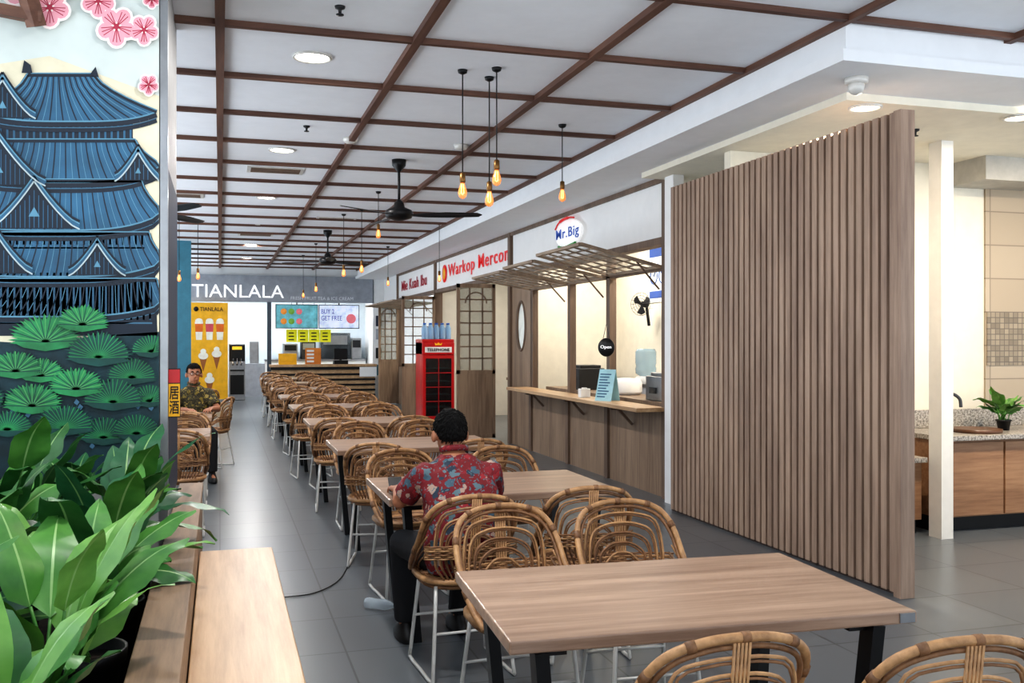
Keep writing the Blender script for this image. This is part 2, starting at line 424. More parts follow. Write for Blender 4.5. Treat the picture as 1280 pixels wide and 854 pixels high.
def pine(x,v,r,dark=False):
    n=26;pts=[]
    l=16+int(random.random()*8)*3
    for k in range(n*2):
        a=pi*.92+pi*1.16*k/(n*2-1); rr=r*(1 if k%2 else .80)*random.uniform(.92,1.06)
        pts.append((x+rr*math.cos(a)*1.2,v+rr*.82*math.sin(a)))
    P(pts+[(x+r*.7,v+r*.28),(x,v+r*.4),(x-r*.7,v+r*.28)],6 if dark else 5,l)
    for k in range(19):
        a=pi*.95+pi*1.1*(k+.5)/19; L((x,v+r*.1),(x+r*.9*math.cos(a)*1.15,v+r*.78*math.sin(a)),1.1,10 if not dark and k%2 else (5 if dark else 6),l+1)
random.seed(3)
for x,v,r,d in [(56,424,38,0),(102,404,28,0),(20,462,29,0),(122,444,36,1),(50,468,26,0),(164,470,28,1),(190,438,24,1),(94,484,30,0),(40,505,32,0),(140,500,34,1),(187,500,24,1),(10,535,28,1),(80,532,32,1),(128,545,30,1),(170,540,28,1),(-40,440,30,0),(-30,500,34,1),(-90,470,34,1),(-100,520,34,1)]:
    pine(x,v,r,d)
for q in range(26): 
    x=random.uniform(-10,195); v=random.uniform(470,560); P([(x-3,v),(x,v-5),(x+4,v-1),(x+1,v+3)],11,15)
def blossom(x,v,r,l=46):
    for k in range(5):
        a=2*pi*k/5+.3; cx,cy=x+r*.55*math.cos(a),v+r*.55*math.sin(a)
        P([(cx+r*.5*math.cos(t*pi/6),cy+r*.5*math.sin(t*pi/6)) for t in range(12)],8,l+k*.1)
        P([(cx+r*.38*math.cos(t*pi/6),cy+r*.38*math.sin(t*pi/6)) for t in range(12)],7,l+1+k*.1)
        for q in(-.25,0,.25): L((x,v),(x+r*.75*math.cos(a+q),v+r*.75*math.sin(a+q)),1.1,9,l+2)
    P([(x+r*.14*math.cos(t*pi/4),v+r*.14*math.sin(t*pi/4)) for t in range(8)],9,l+3)
for x,v,r in [(62,12,26),(145,36,26),(180,40,20),(186,108,14),(122,4,22),(190,2,12),(20,-20,30),(-60,10,30),(90,-30,30)]: blossom(x,v,r)
mk(mb,'mural',mm,label='painted mural of a tiered castle with pines and pink blossoms',category='mural')
mb=MB(); mb.beam((-.90,4.7,CZ-.02),(-.80,4.82,2.98),.05,.07); mb.beam((-1.2,4.75,3.05),(-.78,4.82,3.02),.05,.05)
mk(mb,'wooden_bracket',M_beam,label='dark brown wooden bracket above the mural',category='bracket')
s=empty('vertical_sign',(-.214,4.98,1.27),label='narrow vertical red and yellow sign on column edge',category='sign')
mb=MB(); mb.box(-.028,.028,-.0,.02,-.10,.14); mk(mb,'sign_panel',M_black,s)
mb=MB(); mb.box(-.026,.026,-.004,0,-.095,.065); mk(mb,'yellow_panel',M_yel,s)
mb=MB(); mb.box(-.026,.026,-.004,0,.07,.135); mk(mb,'red_panel',M_red,s)
text('居\n酒',.044,.135,M_black,(0,-.006,-.015),R_Y,s,ext=.001,bold=.01)

# ------------------------------------------------------------------ planter and bench
p=empty('planter_box',(0,0,0),label='long wooden planter box with flat oak ledge beside the column',category='planter')
mb=MB(); mb.box(-.24,-.10,.6,6.3,.62,.66); mk(mb,'ledge',M_plank,p,bevel=.004)
mb=MB(); mb.box(-.235,-.105,.62,6.28,0,.62); mb.box(-1.7,-.235,.62,.72,0,.62); mb.box(-1.8,-1.7,.62,4.85,0,.62); mk(mb,'side',M_plank,p)
mb=MB(); mb.box(-1.7,-.235,.72,4.85,.24,.3); mk(mb,'planter_base',M_soil,p)
b=empty('bench',(0.08,2.8,0),label='light oak bench along the planter box',category='bench')
mb=MB(); mb.box(-.18,.185,-2.3,2.45,.41,.45); mk(mb,'seat',M_bench,b,bevel=.005)
mb=MB(); mb.box(-.18,.15,-2.25,2.40,0.0,.41); mk(mb,'bench_base',M_plank,b)

def leafm(name,c,c2):
    m,nt,bs=base(name)
    n=noise(nt,objvec(nt,(6,6,6)),1,4,.6)
    nt.links.new(ramp(nt,n,[(.35,c),(.65,c2)]),bs.inputs['Base Color']); bs.inputs['Roughness'].default_value=.40
    bs.inputs['Specular IOR Level'].default_value=.5
    return m
LM=[leafm('leaf_dark',(34,82,38),(54,108,52)),leafm('leaf_mid',(56,110,48),(86,142,62)),leafm('leaf_light',(86,138,60),(120,168,80)),leafm('leaf_rib',(120,160,98),(150,186,120)),leafm('leaf_blue',(34,84,52),(56,112,72))]
def leaf(mb,base_,az,el,L_,W_,droop,mi,roll=0):
    S=10
    p=Vector(base_);side=Vector((-math.sin(az),math.cos(az),0));pts=[]
    dd=Vector((math.cos(az)*math.cos(el),math.sin(az)*math.cos(el),math.sin(el)))
    for i in range(S+1):
        pts.append(p.copy()); p=p+dd*(L_/S)
        e=el-droop*((i+1)/S)**1.3
        dd=Vector((math.cos(az)*math.cos(e),math.sin(az)*math.cos(e),math.sin(e)))
    vs=[]
    for i,q in enumerate(pts):
        t=i/S; w=W_*.5*(math.sin(pi*min(1,t**.72))**.7 if 0<t<1 else .02)
        d=(pts[min(i+1,S)]-pts[max(i-1,0)]).normalized(); up=d.cross(side).normalized()*-1
        sd=side*math.cos(roll)+up*math.sin(roll)
        wav=.07*W_*math.sin(t*13+az*3)
        for a in (-1,-.55,-.05,.05,.55,1):
            vs.append(q+sd*w*a+up*(abs(a)*w*.28*(1-abs(a)*.35)+wav*abs(a)))
    fs=[];fm=[]
    for i in range(S):
        for k in range(5):
            fs.append((i*6+k,i*6+k+1,(i+1)*6+k+1,(i+1)*6+k)); fm.append(k==2)
    mb.add(vs,[f for f,r in zip(fs,fm) if not r],mi,True)
    mb.add(vs,[f for f,r in zip(fs,fm) if r],3,True)
def plant(loc,n,ll,ww,hh,mis,rng,label,pr=.125,ph=.3,potmat=None,elr=(.5,1.3)):
    R=random.Random(rng)
    e=empty('potted_plant',loc,label=label,category='plant')
    mb=MB(); mb.lathe([(pr*.72,0),(pr*.95,ph*.86),(pr*1.08,ph*.87),(pr*1.1,ph),(pr*.98,ph),(pr*.94,ph*.88)],22)
    mk(mb,'pot',potmat or M_pot,e)
    mb=MB(); mb.lathe([(0.0001,ph*.9),(pr*.94,ph*.88)],18); mk(mb,'soil',M_soil,e)
    mb=MB()
    for i in range(n):
        az=2*pi*i/n*2.4+R.uniform(-.4,.4); el=R.uniform(*elr); l=ll*R.uniform(.7,1.15)
        h=hh*R.uniform(.3,1)*(.4+.6*math.sin(el))
        out=h*.55*math.cos(el)+.02
        b0=Vector((R.uniform(-.03,.03),R.uniform(-.03,.03),ph*.88)); b1=Vector((math.cos(az)*out,math.sin(az)*out,ph+h))
        mid=(b0+b1)/2+Vector((0,0,h*.12)); mb.tube(smooth([b0,mid,b1],4),.0045,5,False,1)
        leaf(mb,b1,az,el,l,ww*R.uniform(.8,1.15),R.uniform(.4,1.3),R.choice(mis),R.uniform(-.35,.35))
    mk(mb,'foliage',LM,e)
    return e
pl1='broad glossy green leafy plant in black pot in planter'
plant((-.42,2.0,.3),11,.33,.135,.26,[0,1,1,2],1,pl1,elr=(.6,1.4))
plant((-.41,2.62,.3),15,.36,.135,.30,[1,1,2,2],2,pl1,elr=(.5,1.35))
plant((-.41,3.2,.3),17,.33,.135,.30,[0,1,2,1],3,pl1)
plant((-.40,3.78,.3),20,.31,.135,.36,[0,4,1,1],4,pl1,elr=(.2,1.25))
plant((-.40,4.40,.3),22,.30,.135,.42,[0,4,1,1],5,pl1,elr=(.1,1.25))
plant((-.78,2.3,.3),16,.38,.145,.32,[0,1,1,2],6,pl1,elr=(.6,1.35))
plant((-.8,2.95,.3),18,.35,.145,.34,[0,1,4,2],7,pl1)
plant((-.8,3.6,.3),20,.31,.145,.40,[0,4,1],8,pl1)
plant((-.80,4.25,.3),22,.31,.145,.46,[0,4,1],9,pl1)
plant((-1.2,2.7,.3),14,.38,.15,.36,[0,1],10,pl1)
plant((-1.2,3.4,.3),16,.34,.15,.38,[0,4],11,pl1)
plant((-1.22,4.1,.3),18,.32,.15,.44,[0,4],12,pl1)
plant((-.62,4.64,.3),12,.22,.1,.12,[0,4],13,'leafy plant in red pot in front of mural',pr=.11,ph=.5,potmat=M_red)

# ------------------------------------------------------------------ tables
def make_table(loc,rz,label):
    t=empty('dining_table',loc,rz,label=label,category='table',group='row of oak dining tables')
    mb=MB(); mb.box(-.62,.62,-.4,.4,.712,.75); mk(mb,'tabletop',M_top,t,bevel=.006)
    mb=MB(); mb.box(-.50,.50,-.03,.03,.68,.712); mb.box(-.50,-.44,-.33,.33,.68,.712); mb.box(.44,.50,-.33,.33,.68,.712); mk(mb,'underframe',M_black,t)
    for sx in(-1,1):
        for sy in(-1,1):
            mb=MB(); mb.beam((sx*.52,sy*.33,.70),(sx*.46,sy*.30,0),.04,.065,up=(0,1,0)); mk(mb,'leg',M_black,t)
    return t
T=make_table((1.375,2.80,0),-.055,'light oak dining table with black slanted metal legs')
TY=[5.17,7.4,9.6,11.8,14.0,16.2,18.4,20.6]
for y in TY: copy_thing(T,(1.43,y,0),0)
for y in (8.75,10.75,13.4): copy_thing(T,(-.70,y,0),0)
mb=MB(); mb.box(.56,.61,-.405,-.399,.717,.745); mk(mb,'edge_plate',M_steel,T,label='small silver number plate on table edge')

# ------------------------------------------------------------------ chairs
def make_chair(loc,rz):
    c=empty('rattan_chair',loc,rz,label='woven brown rattan chair with white metal sled legs',category='chair',group='rattan dining chairs')
    mb=MB()
    def se(a,b,z):
        out=[]
        for k in range(28):
            t=2*pi*k/28;cc,ss=math.cos(t),math.sin(t)
            out.append((a*math.copysign(abs(cc)**.7,cc),b*math.copysign(abs(ss)**.7,ss)+.01,z))
        return out
    for k in range(12):
        f=1-k*.083; mb.tube(se(.205*f,.205*f,.452-.003*k*.5),.0092 if k else .015,6,True,(k//2)%2)
    mb.box(-.16,.16,-.15,.17,.438,.446,1)
    for q in(-.01,.01):
        mb.tube([(q,-.19,.460),(q,.21,.460)],.006,5,False,1);mb.tube([(-.19,.01+q,.460),(.19,.01+q,.460)],.006,5,False,1)
    mb.tube(se(.19,.19,.425),.010,6,True,1)
    mk(mb,'seat',[M_rat,M_rat2],c)
    mb=MB()
    h=[(-.20,.17,.45),(-.222,.07,.51),(-.228,-.07,.62),(-.218,-.165,.735),(-.175,-.215,.805),(-.09,-.238,.838),(0,-.243,.845)]
    h=h+[(-x,y,z) for x,y,z in h[-2::-1]]
    mb.tube(smooth(h,4),.0125,7); 
    h2=[(x*.935,y+.004,z-.022) for x,y,z in h]; mb.tube(smooth(h2,4),.0078,6,False,1)
    hs=smooth(h,4)
    for k in(6,12,18,24,30,36,42):
        a,b=hs[k],hs[k+1]; mb.tube([a,a.lerp(b,.5),b],.0150,7,False,1)
    mk(mb,'backrest_frame',[M_rat,M_rat2],c)
    mb=MB()
    def by(x,z): return -.19-.055*(z-.45)/.4+ 1.0*x*x
    for k in range(7):
        wk=.178-.024*k; zt=.795-.042*k; zb=.465+.003*k
        a=[(-wk*.74,zb),(-wk*.98,zb+.07),(-wk,(zb+zt)/2+.03),(-wk*.86,zt-.035),(-wk*.45,zt-.006),(0,zt)]
        a=a+[(-x,z) for x,z in a[-2::-1]]
        mb.tube(smooth([(x,by(x,z),z) for x,z in a],3),.0052,5,False,(k//2)%2)
        mb.tube(smooth([(x*.955,by(x,z)-.003,z-.0105) for x,z in a],3),.0042,5,False,1)
    for x in(-.02,-.01,0,.01,.02): mb.tube([(x,by(x,z)-.009,z) for z in(.46,.6,.72,.835)],.0045,5)
    for q in range(7):
        z=.562+.0095*q; sg=1 if q%2 else -1
        mb.tube([(x,by(x,z)-.006+sg*(.008 if i%2 else -.004),z) for i,x in enumerate([-.222+.444*j/16 for j in range(17)])],.0044,5,False,(q//2)%2)
    for sgn in(-1,1):
        for q in range(3):
            mb.tube(smooth([(sgn*(.205-.012*q),.13-.02*q,.47),(sgn*(.215-.012*q),.03,.53-.01*q),(sgn*(.218-.012*q),-.08,.60-.02*q),(sgn*(.205-.012*q),-.15,.66-.03*q)],3),.0045,5,False,q%2)
    mk(mb,'backrest',[M_rat,M_rat2],c)
    for s_ in(-1,1):
        mb=MB(); q=[(s_*.16,.15,.43),(s_*.19,.2,.06),(s_*.195,.19,.012),(s_*.195,.0,.010),(s_*.195,-.19,.012),(s_*.19,-.2,.06),(s_*.16,-.14,.43)]
        mb.tube(smooth(q,3),.009,7); mk(mb,'leg',M_whitem,c)
    for y in(.175,-.17):
        mb=MB(); mb.tube([(-.178,y,.22),(.178,y,.22)],.007,6); mk(mb,'stretcher',M_whitem,c)
    return c
CH=make_chair((1.19,2.26,0),-.04)
copy_thing(CH,(1.72,2.08,0),-.12)
copy_thing(CH,(1.15,3.68,0),pi+.04); copy_thing(CH,(1.66,3.64,0),pi-.05)
copy_thing(CH,(1.09,4.42,0),.06,label='rattan chair with white legs holding the red-shirted man'); copy_thing(CH,(1.72,4.50,0),-.08)
R=random.Random(5)
for i,y in enumerate(TY):
    if i>0:
        copy_thing(CH,(1.03+R.uniform(-.05,.05),y-.64+R.uniform(-.05,.05),0),R.uniform(-.15,.15)-(.25 if i==1 else 0)); copy_thing(CH,(1.70+R.uniform(-.05,.05),y-.64,0),R.uniform(-.12,.12))
    copy_thing(CH,(1.10+R.uniform(-.05,.05),y+.66+R.uniform(-.04,.04),0),pi+R.uniform(-.15,.15)); copy_thing(CH,(1.73+R.uniform(-.05,.05),y+.66,0),pi+R.uniform(-.12,.12))
for y in(8.75,10.75,13.4):
    for s_ in(-1,1):
        if y==10.75 and s_==1: copy_thing(CH,(-.34,11.42,0),pi-.1,label='rattan chair the man with glasses sits on')
        else: copy_thing(CH,(-.32,y+s_*.65,0),0 if s_<0 else pi)
copy_thing(CH,(-.10,12.3,0),1.2); copy_thing(CH,(-.28,14.6,0),.4)

# ------------------------------------------------------------------ people
def hand(mb,w,d,curl=.5,side=1):
    w=Vector(w);d=Vector(d).normalized();up=Vector((0,0,1));up=(up-d*up.dot(d)).normalized();s=d.cross(up)
    c=w+d*.045
    for a in(-.022,-.008,.008,.022):
        mb.tube([w+s*a*.7,c+s*a,w+d*.088+s*a*1.25],[.016,.0155,.0135],8)
    for i,(a,l) in enumerate(((-.031,.062),(-.0105,.074),(.0105,.072),(.031,.058))):
        b=w+d*.086+s*a; dd=(d+s*a*4).normalized(); q1=b+dd*l*.45-up*l*.12*curl; q2=q1+dd*l*.32-up*l*.3*curl; q3=q2+dd*l*.2-up*l*.35*curl
        mb.tube([b,q1,q2,q3],[.0095,.009,.008,.0065],8); mb.ell(tuple(q3),(.0065,.0065,.0065),8)
    t0=w+d*.02+s*side*.022; t1=t0+d*.03+s*side*.024-up*.006; t2=t1+d*.03+s*side*.006-up*.004
    mb.tube([t0,t1,t2],[.013,.0105,.008],8); mb.ell(tuple(t2),(.008,.008,.008),8)
def limb(mb,pts,rs):
    mb.tube(pts,rs,12)
    for p,r in zip(pts,rs): mb.ell(tuple(p),(r,r,r),12)
def person(loc,rz,J,label,shirt,glasses=False,heavy=1.0):
    e=empty('person',loc,rz,label=label,category='person')
    V=Vector
    spine=J['spine']; hd=V(J['head'])
    body=MB()
    body.loft([(x,y,z,a*.86,b*.86) for x,y,z,a,b in spine])
    nk=spine[-1]
    limb(body,[V(nk[:3])-V((0,.0,.04)),hd+V((0,-.035,-.06))],[.058,.052])
    body.ell(hd+V((0,-.008,.018)),(.074,.092,.094),20); body.ell(hd+V((0,.022,-.04)),(.056,.066,.066),16)
    body.ell(hd+V((0,.045,-.085)),(.03,.03,.022),12)
    body.tube([hd+V((0,.078,.018)),hd+V((0,.094,-.012)),hd+V((0,.106,-.028))],[.007,.010,.013],8); body.ell(hd+V((0,.100,-.03)),(.017,.011,.010),10)
    body.ell(hd+V((0,.083,-.062)),(.022,.008,.009),10)
    for s_ in(-1,1):
        body.ell(hd+V((s_*.082,-.005,-.010)),(.014,.020,.031),10)
        body.ell(hd+V((s_*.03,.076,.028)),(.024,.010,.008),10)
    for k,s_ in(('L',-1),('R',1)):
        sh,elb,wr,hdir=[V(a) for a in J['arm'+k]]
        limb(body,[sh,elb,wr],[.047,.038,.027]); hand(body,wr,hdir,.6,-s_)
        hip,kn,an=[V(a) for a in J['leg'+k]]
        limb(body,[hip,kn,an],[.07,.05,.035]); body.tube([an,an+V((0,.04,-.03)),an+V((0,.14,-.045))],[.035,.035,.025],10)
    remeshed(body,'body',M_skin,.0058,e,2)
    m=MB(); m.loft([(x,y,z,a,b) for x,y,z,a,b in spine[:-1]])
    for k in 'LR':
        sh,elb,wr,_=[V(a) for a in J['arm'+k]]
        q=sh+(elb-sh)*.78
        limb(m,[sh+V((0,0,-.005)),sh+(elb-sh)*.4],[.066*heavy,.064*heavy]); m.tube([sh,sh+(elb-sh)*.4,q],[.064*heavy,.064*heavy,.066*heavy],14)
    o=remeshed(m,'shirt',shirt,.009,e,6)
    tx=bpy.data.textures.new('folds','CLOUDS'); tx.noise_scale=.07
    dm=o.modifiers.new('d','DISPLACE'); dm.texture=tx; dm.strength=.026; dm.mid_level=.5
    m=MB(); n=spine[-2]; m.tube([(n[0]+.064*math.cos(t*pi/8),n[1]+.012+.060*math.sin(t*pi/8),n[2]+.022+.012*(-math.sin(t*pi/8))) for t in range(16)],.010,7,True,sx=1.5); mk(m,'collar',shirt,e)
    m=MB(); s0=spine[0]; m.loft([(s0[0],s0[1]+.02,s0[2]-.015,.15,.12),(s0[0],s0[1]+.02,s0[2]+.04,s0[3]*.98,s0[4]),(s0[0],s0[1]+.01,s0[2]+.1,s0[3]*.9,s0[4]*.9)])
    for k in 'LR':
        hip,kn,an=[V(a) for a in J['leg'+k]]
        limb(m,[hip,hip.lerp(kn,.5),kn],[.092,.085,.068]); m.tube([kn,kn.lerp(an,.5),an+V((0,0,.02))],[.066,.062,.058],14)
    remeshed(m,'trousers',M_pants,.010,e,4)
    for k in 'LR':
        an=V(J['leg'+k][2]); m=MB()
        m.loft([(an.x,an.y+.05,.004,.045,.135),(an.x,an.y+.05,.03,.047,.138),(an.x,an.y+.04,.06,.04,.11),(an.x,an.y+.01,.09,.036,.05),(an.x,an.y,.11,.034,.042)],20)
        mk(m,'shoe',M_shoe,e)
    m=MB(); n=60;k_=40;vs=[];keep={}
    Rr=random.Random(2)
    hc=hd+V((0,-.010,.022))
    def th(d): return -.55 if d.y<-.55 else (-.55+.47*(d.y+.55)/.35 if d.y<-.2 else (-.05 if d.y<.3 else .42))
    for i in range(k_+1):
        ph=pi*i/k_
        for k in range(n):
            t=2*pi*k/n; d=V((math.sin(ph)*math.cos(t),math.sin(ph)*math.sin(t),math.cos(ph)))
            f=1+.006*math.sin(7*t+5*ph)
            vs.append(hc+V((d.x*.079*f,d.y*.098*f,d.z*.100*f))); keep[len(vs)-1]=d
    fs=[]
    for i in range(k_):
        for k in range(n):
            f=(i*n+k,i*n+(k+1)%n,(i+1)*n+(k+1)%n,(i+1)*n+k); d=sum((keep[j] for j in f),V())/4
            if d.z>th(d) or d.z>.5: fs.append(f)
    m.add(vs,fs,0,True)
    crown=V((.1,-.45,.88)).normalized()
    for i in range(1100):
        d=V((Rr.gauss(0,1),Rr.gauss(0,1),Rr.gauss(0,1))).normalized()
        if not (d.z>th(d)+.04 or d.z>.52): continue
        p0=hc+V((d.x*.079,d.y*.098,d.z*.100))
        flow=(d-crown); flow=(flow-d*flow.dot(d)); flow=flow.normalized() if flow.length>.01 else V((1,0,0))
        flow=(flow+V((Rr.uniform(-.25,.25),Rr.uniform(-.25,.25),Rr.uniform(-.25,.25)))).normalized()
        l=Rr.uniform(.015,.025)
        m.tube([p0-flow*l*.3,p0+flow*l*.4+d*.004,p0+flow*l+d*.0015],[.0025,.0025,.0006],4)
    o=mk(m,'hair',M_hair,e)
    for s_ in(-1,1):
        m=MB(); m.ell(hd+V((s_*.029,.078,.008)),(.012,.008,.0075),12); mk(m,'eye',plain('eye_white',(225,220,212),.3),e)
        m=MB(); m.ell(hd+V((s_*.029,.0845,.008)),(.0055,.003,.0055),10); mk(m,'iris',plain('iris_dark',(30,20,16),.2),e)
        m=MB(); m.tube([hd+V((s_*.014,.087,.03)),hd+V((s_*.03,.086,.036)),hd+V((s_*.046,.076,.03))],.004,6,sy=.6); mk(m,'eyebrow',M_hair,e)
    m=MB(); m.tube([hd+V((-.024,.084,-.062)),hd+V((0,.092,-.060)),hd+V((.024,.084,-.062))],[.002,.0045,.002],7); mk(m,'lips',plain('lips',(140,80,68),.5),e)
    if glasses:
        m=MB()
        for s_ in(-1,1):
            m.tube([hd+V((s_*.031+.023*math.cos(t*pi/8),.096,.008+.017*math.sin(t*pi/8))) for t in range(16)],.0025,6,True)
            m.tube([hd+V((s_*.054,.094,.012)),hd+V((s_*.082,.0,.010))],.0022,6)
        m.tube([hd+V((-.009,.096,.012)),hd+V((.009,.096,.012))],.002,6)
        mk(m,'eyeglasses',M_black,e)
    return e
J1=dict(spine=[(0,0,.46,.175,.14),(0,-.005,.53,.19,.15),(0,.0,.63,.188,.145),(0,.03,.75,.185,.138),(0,.075,.85,.19,.122),(0,.115,.915,.18,.10),(0,.145,.96,.12,.08),(0,.165,.995,.068,.06),(0,.18,1.015,.055,.052)],
    head=(-.005,.235,1.085),
    armL=[(-.165,.12,.905),(-.255,.24,.765),(-.215,.47,.785),(.1,1,-.04)],
    armR=[(.165,.12,.905),(.225,.27,.765),(.09,.50,.785),(-.6,1,-.05)],
    legL=[(-.10,.04,.53),(-.20,.44,.52),(-.17,.50,.09)],
    legR=[(.10,.04,.53),(.14,.46,.52),(.13,.56,.09)])
person((1.10,4.40,0),.03,J1,'man seen from behind in red floral shirt seated at table',M_shirt,heavy=1.0)
J2=dict(spine=[(0,0,.46,.165,.125),(0,0,.55,.175,.135),(0,.0,.65,.172,.13),(0,.01,.76,.175,.125),(0,.02,.87,.18,.115),(0,.03,.955,.17,.095),(0,.035,1.005,.115,.078),(0,.04,1.04,.068,.058),(0,.045,1.065,.054,.052)],
    head=(0,.08,1.165),
    armL=[(-.16,.03,.95),(-.24,.18,.775),(-.14,.38,.79),(.5,1,0)],
    armR=[(.16,.03,.95),(.24,.18,.775),(.12,.38,.79),(-.5,1,0)],
    legL=[(-.10,.04,.53),(-.14,.44,.52),(-.14,.46,.09)],
    legR=[(.10,.04,.53),(.14,.44,.52),(.14,.46,.09)])
person((-.29,11.40,0),pi+.15,J2,'man with glasses in olive patterned shirt seated facing table',M_shirt2,glasses=True)
mb=MB(); mb.box(-.036,.036,-.075,.075,0,.009); mk(mb,'phone',M_black,loc=(.885,5.02,.785),rot=(.35,0,-.1),bevel=.003,label='black mobile phone held in the seated man\'s hand',category='phone')
mb=MB(); mb.lathe([(.012,.0),(.03,.008),(.032,.05),(.029,.07),(.032,.09),(.032,.14),(.014,.185),(.013,.205)],16)
bo=mk(mb,'plastic_bottle',glass('pet_plastic',(200,215,225),.1,.45),loc=(.80,5.55,.033),rot=(pi/2,0,.9),label='crumpled clear plastic water bottle lying on floor',category='bottle')
mb=MB(); mb.lathe([(.0145,.2),(.0145,.22)],14); mk(mb,'bottle_cap',M_white,bo)
mb=MB(); mb.tube(smooth([(.30,5.92,.006),(.37,5.91,.006),(.55,5.95,.006),(.72,6.2,.006),(.84,6.62,.006),(.90,6.9,.006)],6),.004,6)
mk(mb,'cable',M_black,label='thin black cable lying across the floor tiles',category='cable')

# ------------------------------------------------------------------ slat screen
s=empty('slat_screen',(3.9,4.83,0),label='tall partition of vertical oak slats',category='partition')
mb=MB(); mb.box(.03,.065,.02,3.1,0,2.93); mk(mb,'backing',M_slatback,s)
mb=MB(); n=38
for k in range(n):
    y=.05+k*(3.05/n); mb.box(.008,.032,y,y+.054,0.02,2.93)
mk(mb,'slats',M_slat,s)
mb=MB(); mb.box(-.01,.09,-.02,.02,0,2.93); mb.box(-.01,.0,.02,.045,0,2.93); mk(mb,'end_post',M_slat,s)

# ------------------------------------------------------------------ stall fronts
l=empty('serving_ledge',(0,0,0),label='oak serving ledge on brackets along stall window',category='ledge')
mb=MB(); mb.box(3.84,4.165,8.5,12.9,.85,.89); mk(mb,'ledge_board',M_bench,l,bevel=.004)
for y in(9.3,10.7,12.2):
    mb=MB(); mb.beam((4.15,y,.66),(3.98,y,.84),.035,.025); mb.beam((4.15,y,.82),(3.9,y,.835),.04,.03); mk(mb,'bracket',M_frame,l)
for y in(10.0,11.27,12.76):
    mb=MB(); mb.box(WX,WX+.08,y-.045,y+.045,.85,2.5); mb.box(WX-.03,WX,y-.045,y+.045,0,.85); mk(mb,'window_post',M_frame,label='brown wooden post between stall window openings',category='post',group='stall window posts')
def shutter(name,y0,y1,zt,ox,oz):
    e=empty(name,(WX-.02,(y0+y1)/2,zt),label='lifted wooden lattice shutter propped over stall window',category='shutter',group='lattice shutters')
    h=(y1-y0)/2; d=Vector((ox,0,oz))
    mb=MB()
    def q(a,y): return (d.x*a,y,d.z*a)
    for y in(-h,h): mb.beam(q(0,y),q(1,y),.045,.03)
    for a in(0,1): mb.beam(q(a,-h),q(a,h),.045,.03)
    mk(mb,'shutter_frame',M_framex,e)
    mb=MB()
    for k in range(1,6): mb.beam(q(k/6,-h),q(k/6,h),.014,.014)
    n=max(3,int(h*2/.24))
    for k in range(1,n): mb.beam(q(0,-h+2*h*k/n),q(1,-h+2*h*k/n),.016,.016)
    mk(mb,'lattice',M_framex,e)
    mb=MB(); mb.add([q(.01,-h),q(.99,-h),q(.99,h),q(.01,h)],[(0,1,2,3)]); mk(mb,'pane',glass('smoke_pane',(205,205,198),.3,.35),e)
    mb=MB(); mb.beam((d.x*.3,-h+.03,d.z*.3),(0,-h+.03,-.22),.015,.015); mk(mb,'stay',M_frame,e)
    return e
shutter('shutter',8.62,9.92,2.27,-.84,.20)
shutter('shutter',10.06,11.2,2.25,-.84,.17)
shutter('shutter',11.33,12.7,2.25,-.84,.14)
shutter('shutter',19.2,21.0,2.30,-.8,.05)
shutter('shutter',21.2,23.0,2.30,-.8,.05)
def foldout(y,x0,x1,rz,label):
    e=empty('folding_door',(WX-.05,y,0),rz,label=label,category='door',group='folded stall doors')
    W=x1-x0
    mb=MB()
    for x in(-W,-.05): mb.box(x,x+.05,-.02,.02,.02,2.42)
    for z in(.02,1.02,2.36): mb.box(-W,0,-.02,.02,z,z+.06)
    mb.box(-W+.05,-.05,-.012,.012,.08,1.02)
    mk(mb,'door_frame',M_panel,e)
    mb=MB()
    n=7
    for k in range(1,n): mb.box(-W+.05,-.05,-.01,.01,1.08+k*1.28/n-.010,1.08+k*1.28/n+.010)
    for k in(1,2): mb.box(-W+k*W/3-.010,-W+k*W/3+.010,-.01,.01,1.08,2.36)
    mb.tube([(-W/2+.17*math.cos(t*pi/10),-.0,2.12+.17*math.sin(t*pi/10)) for t in range(11)],.012,5,False)
    mk(mb,'lattice',M_frame,e)
    mb=MB(); mb.box(-W+.05,-.05,-.003,.003,1.08,2.36); mk(mb,'pane',glass('door_pane',(180,180,165),.25,.45),e)
foldout(14.45,3.5,4.12,0,'tall wooden folding door with lattice window beside stall')
foldout(18.85,3.43,4.1,0,'tall wooden folding door with lattice window')
foldout(23.0,3.6,4.1,.2,'tall wooden folding door at end of stalls')

# signs
s=empty('shop_sign',(WX-.06,11.1,2.86),label='small colourful emblem sign with blue lettering and red arc',category='sign')
mb=MB(); mb.lathe([(.0001,-.02),(.21,-.02),(.22,0),(.21,.02),(.0001,.02)],28,axis='x'); 
for i,v in enumerate(mb.v): mb.v[i]=(v[0],v[1]*2.1,v[2]*.78)
mk(mb,'sign_body',plain('sign_white',(240,240,240),.4,emis=.4),s)
text('Mr.Big',.80,.16,plain('letter_blue',(30,80,170),.4,emis=.2),(-.026,0,-.005),R_X,s,bold=.008,ext=.002,sp=1.12)
mb=MB(); mb.tube(smooth([(-.03,.42,.09),(-.03,.30,.155),(-.03,.10,.185),(-.03,-.1,.185),(-.03,-.25,.165)],6),[.010]*8+[.018]*9+[.010]*8,8); mk(mb,'red_swoosh',M_redl,s)
mb=MB(); mb.tube(smooth([(-.03,.3,-.14),(-.03,.1,-.165),(-.03,-.3,-.14)],6),.015,8); mk(mb,'green_swoosh',plain('sign_green',(60,150,70),.4),s)
s=empty('shop_sign',(WX-.012,15.85,2.83),label='red raised channel lettering with round emblem on white fascia',category='sign')
text('Warkop Mercon',4.0,.30,M_redl,(0,0,0),R_X,s,bold=.008,ext=.002,sp=1.12)
